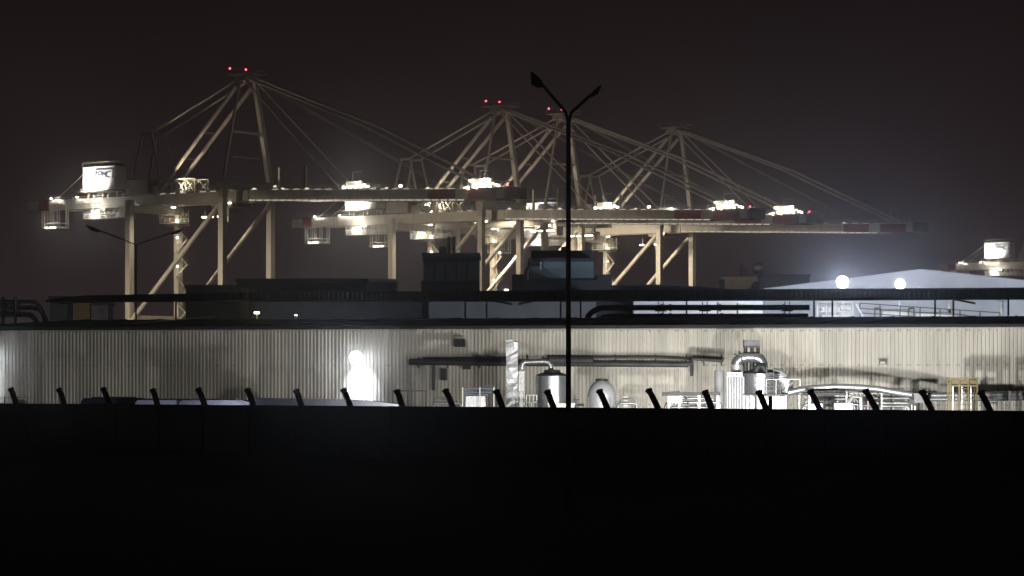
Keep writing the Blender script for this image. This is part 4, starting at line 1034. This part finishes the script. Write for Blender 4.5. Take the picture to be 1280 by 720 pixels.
    # boom platforms with flood clusters
    def cluster(u, n_, big):
        m = MB().lohi((u - n_ * .9, -4.6, bz(u) + .1), (u + n_ * .9, 4.6, bz(u) + .26))
        m.beam((u - 1.5, -3, bz(u)), (u - 1.5, -3, bz(u) + 4.2), .1, .1); m.beam((u - 1.5, -3, bz(u) + 4.1), (u + 1.2, -3, bz(u) + 4.1), .1, .1)
        for i in range(n_ + 1): m.beam((u - n_ * .9 + i * 1.8, -4.6, bz(u)), (u - n_ * .9 + i * 1.8, -4.6, bz(u) + 1.5), .07, .07)
        m.build('boom_platform', CR, t)
        rnd = random.Random(int(u * 10))
        for i in range(n_ * 2):
            uu = u - n_ * .85 + i * .88
            if rnd.random() < .22: continue
            h_ = .3 + .45 * rnd.random()
            MB().box((uu, -4.2 + rnd.uniform(0, .4), bz(u) + .4 + rnd.choice((0, 0, .1, .5, .9)) * big * (1.3 - i / n_ / 2)), (.3 + .34 * rnd.random(), .3, h_)).build('floodlight', 'lamp_warm', t)
        MB().lohi((u - n_ * .6, -3.6, bz(u) + .3), (u + n_ * .3, -3.0, bz(u) + .9 + big)).build('winch_glare_box', 'white_paint', t)  # white lit box that swells the glare of the lamp cluster
        lamp('POINT', (u + 1, -5.2, bz(u) + 2.2), None, 520, NEUT, t, size=.3)
    cluster(37, 5, 1.0); cluster(74, 6, 1.5)
    for u in (5.5, 14.5, 22, 46, 58): MB().box((u, -3.5, bz(u) + .3), (.7, .25, .28)).build('boom_lamp', 'lamp_warm_dim', t)
    m = MB(); m.box((50, -3.4, bz(50) + .75), (.7, .3, .5)).build('boom_floodlight', 'lamp_warm', t)
    for u in (77.5, 80.3): MB().lathe((u, -3.2, bz(u) + .7), [(.1, 0), (.2, .1), (.18, .32), (.05, .4)], 8).build('red_beacon', 'lamp_red', t)
    MB().beam((13, -2.9, bz(13)), (13, -2.9, bz(13) + 5.2), .5, .5).build('cable_post', CS, t)
    MB().beam((21, -2.9, bz(21)), (21, -2.9, bz(21) + 5.6), .5, .5).build('cable_post', CS, t)
    # hoist ropes
    m = MB()
    for u, v in ((-7, -1.2), (-6.5, 1.2)): m.tube([(u, v, 41), (u, v, 24)], .04, 4)
    # lamps that wash the girder end and the house
    for u, nm in ((-60.6, 1), (-51.5, 1)):
        MB().box((u, -5.5, 48.2), (.5, .3, .25)).build('wash_lamp', 'lamp_warm', t)
        MB().beam((u, -3.65, 48.2), (u, -5.4, 48.3), .07, .07).build('lamp_arm', CS, t)
        lamp('SPOT', (u, -5.6, 48.35), (u + .2, -3.2, 46.2), 7000, NEUT, t, 110, .7, .15)
    MB().beam((-46, -5.8, 49.5), (-46, -9.3, 49.6), .09, .09).build('lamp_arm', CS, t)
    MB().box((-46, -9.4, 49.7), (.5, .3, .25)).build('wash_lamp', 'lamp_warm_dim', t)
    lamp('SPOT', (-46.5, -9.4, 50.0), (-46.5, -4.6, 52.1), 11000, NEUT, t, 110, .6, .15)
    # working light under the girder and on the legs
    for u in (-24, -8):
        MB().box((u, 0, 45.0), (.8, .8, .25)).build('girder_lamp', 'lamp_warm', t)
        lamp('SPOT', (u, 0, 44.8), (u, -1, 20), 16000, WARM, t, 160, .6, .35)
    # floods that look along the quay to the next crane
    MB().box((-14, hw + 1.2, 43.6), (1.6, .3, .7)).build('quay_flood', CS, t)
    MB().beam((-14, 3.6, 45.5), (-14, hw + 1.2, 44.0), .2, .2).build('lamp_arm', CS, t)
    lamp('SPOT', (-14, hw + 1.6, 43.4), (-14, hw + 60, 12), 120000, WARM, t, 100, .9, .5)
    lamp('SPOT', (20, -3.8, bz(20) - 2.9), (22, 30, 10), 9000, WARM, t, 150, .8, .5)
    # lamps that light the stays from below
    for u, pw in ((-18, 8500), (12, 1000)):
        MB().box((u, -3.4, 48.5), (.6, .4, .4)).build('mast_lamp', 'lamp_warm_dim', t)
        lamp('SPOT', (u, -5.5, 48.9), (u * .6, 1, 60), pw, WARM, t, 120, .9, .3)
    # near rail-side flood for this crane's own legs
    return t

grp = 'ship to shore cranes along the quay'
c1 = crane('nearest and tallest quay crane at the left with a white machinery house', grp)
labels = ['quay crane whose apex with two red beacons stands left of the foreground street lamp',
          'quay crane whose apex stands right behind the head of the foreground street lamp',
          'quay crane with its apex right of the street lamp and its boom reaching farthest right',
          'distant quay crane at the right edge showing only its lit machinery house']
vd = Vector((.602, .799, 0))
def place(o, D, px): o.location = ((px - 640) * D / F, D, 0); o.rotation_euler = (0, 0, RZC)
cranes = [c1]
for lb in labels:
    c = copy_tree(c1); c['label'] = lb; cranes.append(c)
for c, (D, px) in zip(cranes, ((686, 308.5), (767, 626), (789, 704), (833, 845), (1090, 1387))): place(c, D, px)
for c, du in zip(cranes[1:], (24, 16, 1, 0)):
    for ch in c.children:
        if ch.name.startswith('trolley'): ch.location.x += du

for ch in list(cranes[3].children):          # the fourth crane works with its apex and boom end unlit
    if ch.name.startswith('red_beacon') or (ch.type == 'LIGHT' and ch.location.x > 60) or (ch.name.startswith('winch_glare_box') and ch.data.vertices[0].co.x > 60) or (ch.name.startswith('floodlight') and ch.data.vertices[0].co.x > 60): bpy.data.objects.remove(ch)
# terminal mast that lights the first crane from the left
vdir = Vector((math.sin(R(37)), math.cos(R(37)), 0))
mp_ = Vector((c1.location.x, c1.location.y, 0)) - vdir * 92 - Vector((14, -10, 0))
t = thing('terminal_mast', 'high mast floodlight of the container terminal beyond the left edge', 'floodlight mast', mp_)
MB().tube([mp_, mp_ + Z * 34], .4, 10, 0, .2).build('pole', 'galv', t)
MB().box(mp_ + Z * 34, (3, 1, .5)).build('head', 'galv', t)
MB().box(mp_ + Z * 34 + vdir * .8, (2.4, .3, .5)).build('lens', 'lamp_warm', t)
lamp('SPOT', mp_ + Z * 34 + vdir * 1.5, c1.location + Vector((-10, 0, 8)), 300000, WARM, t, 58, .9, .5)
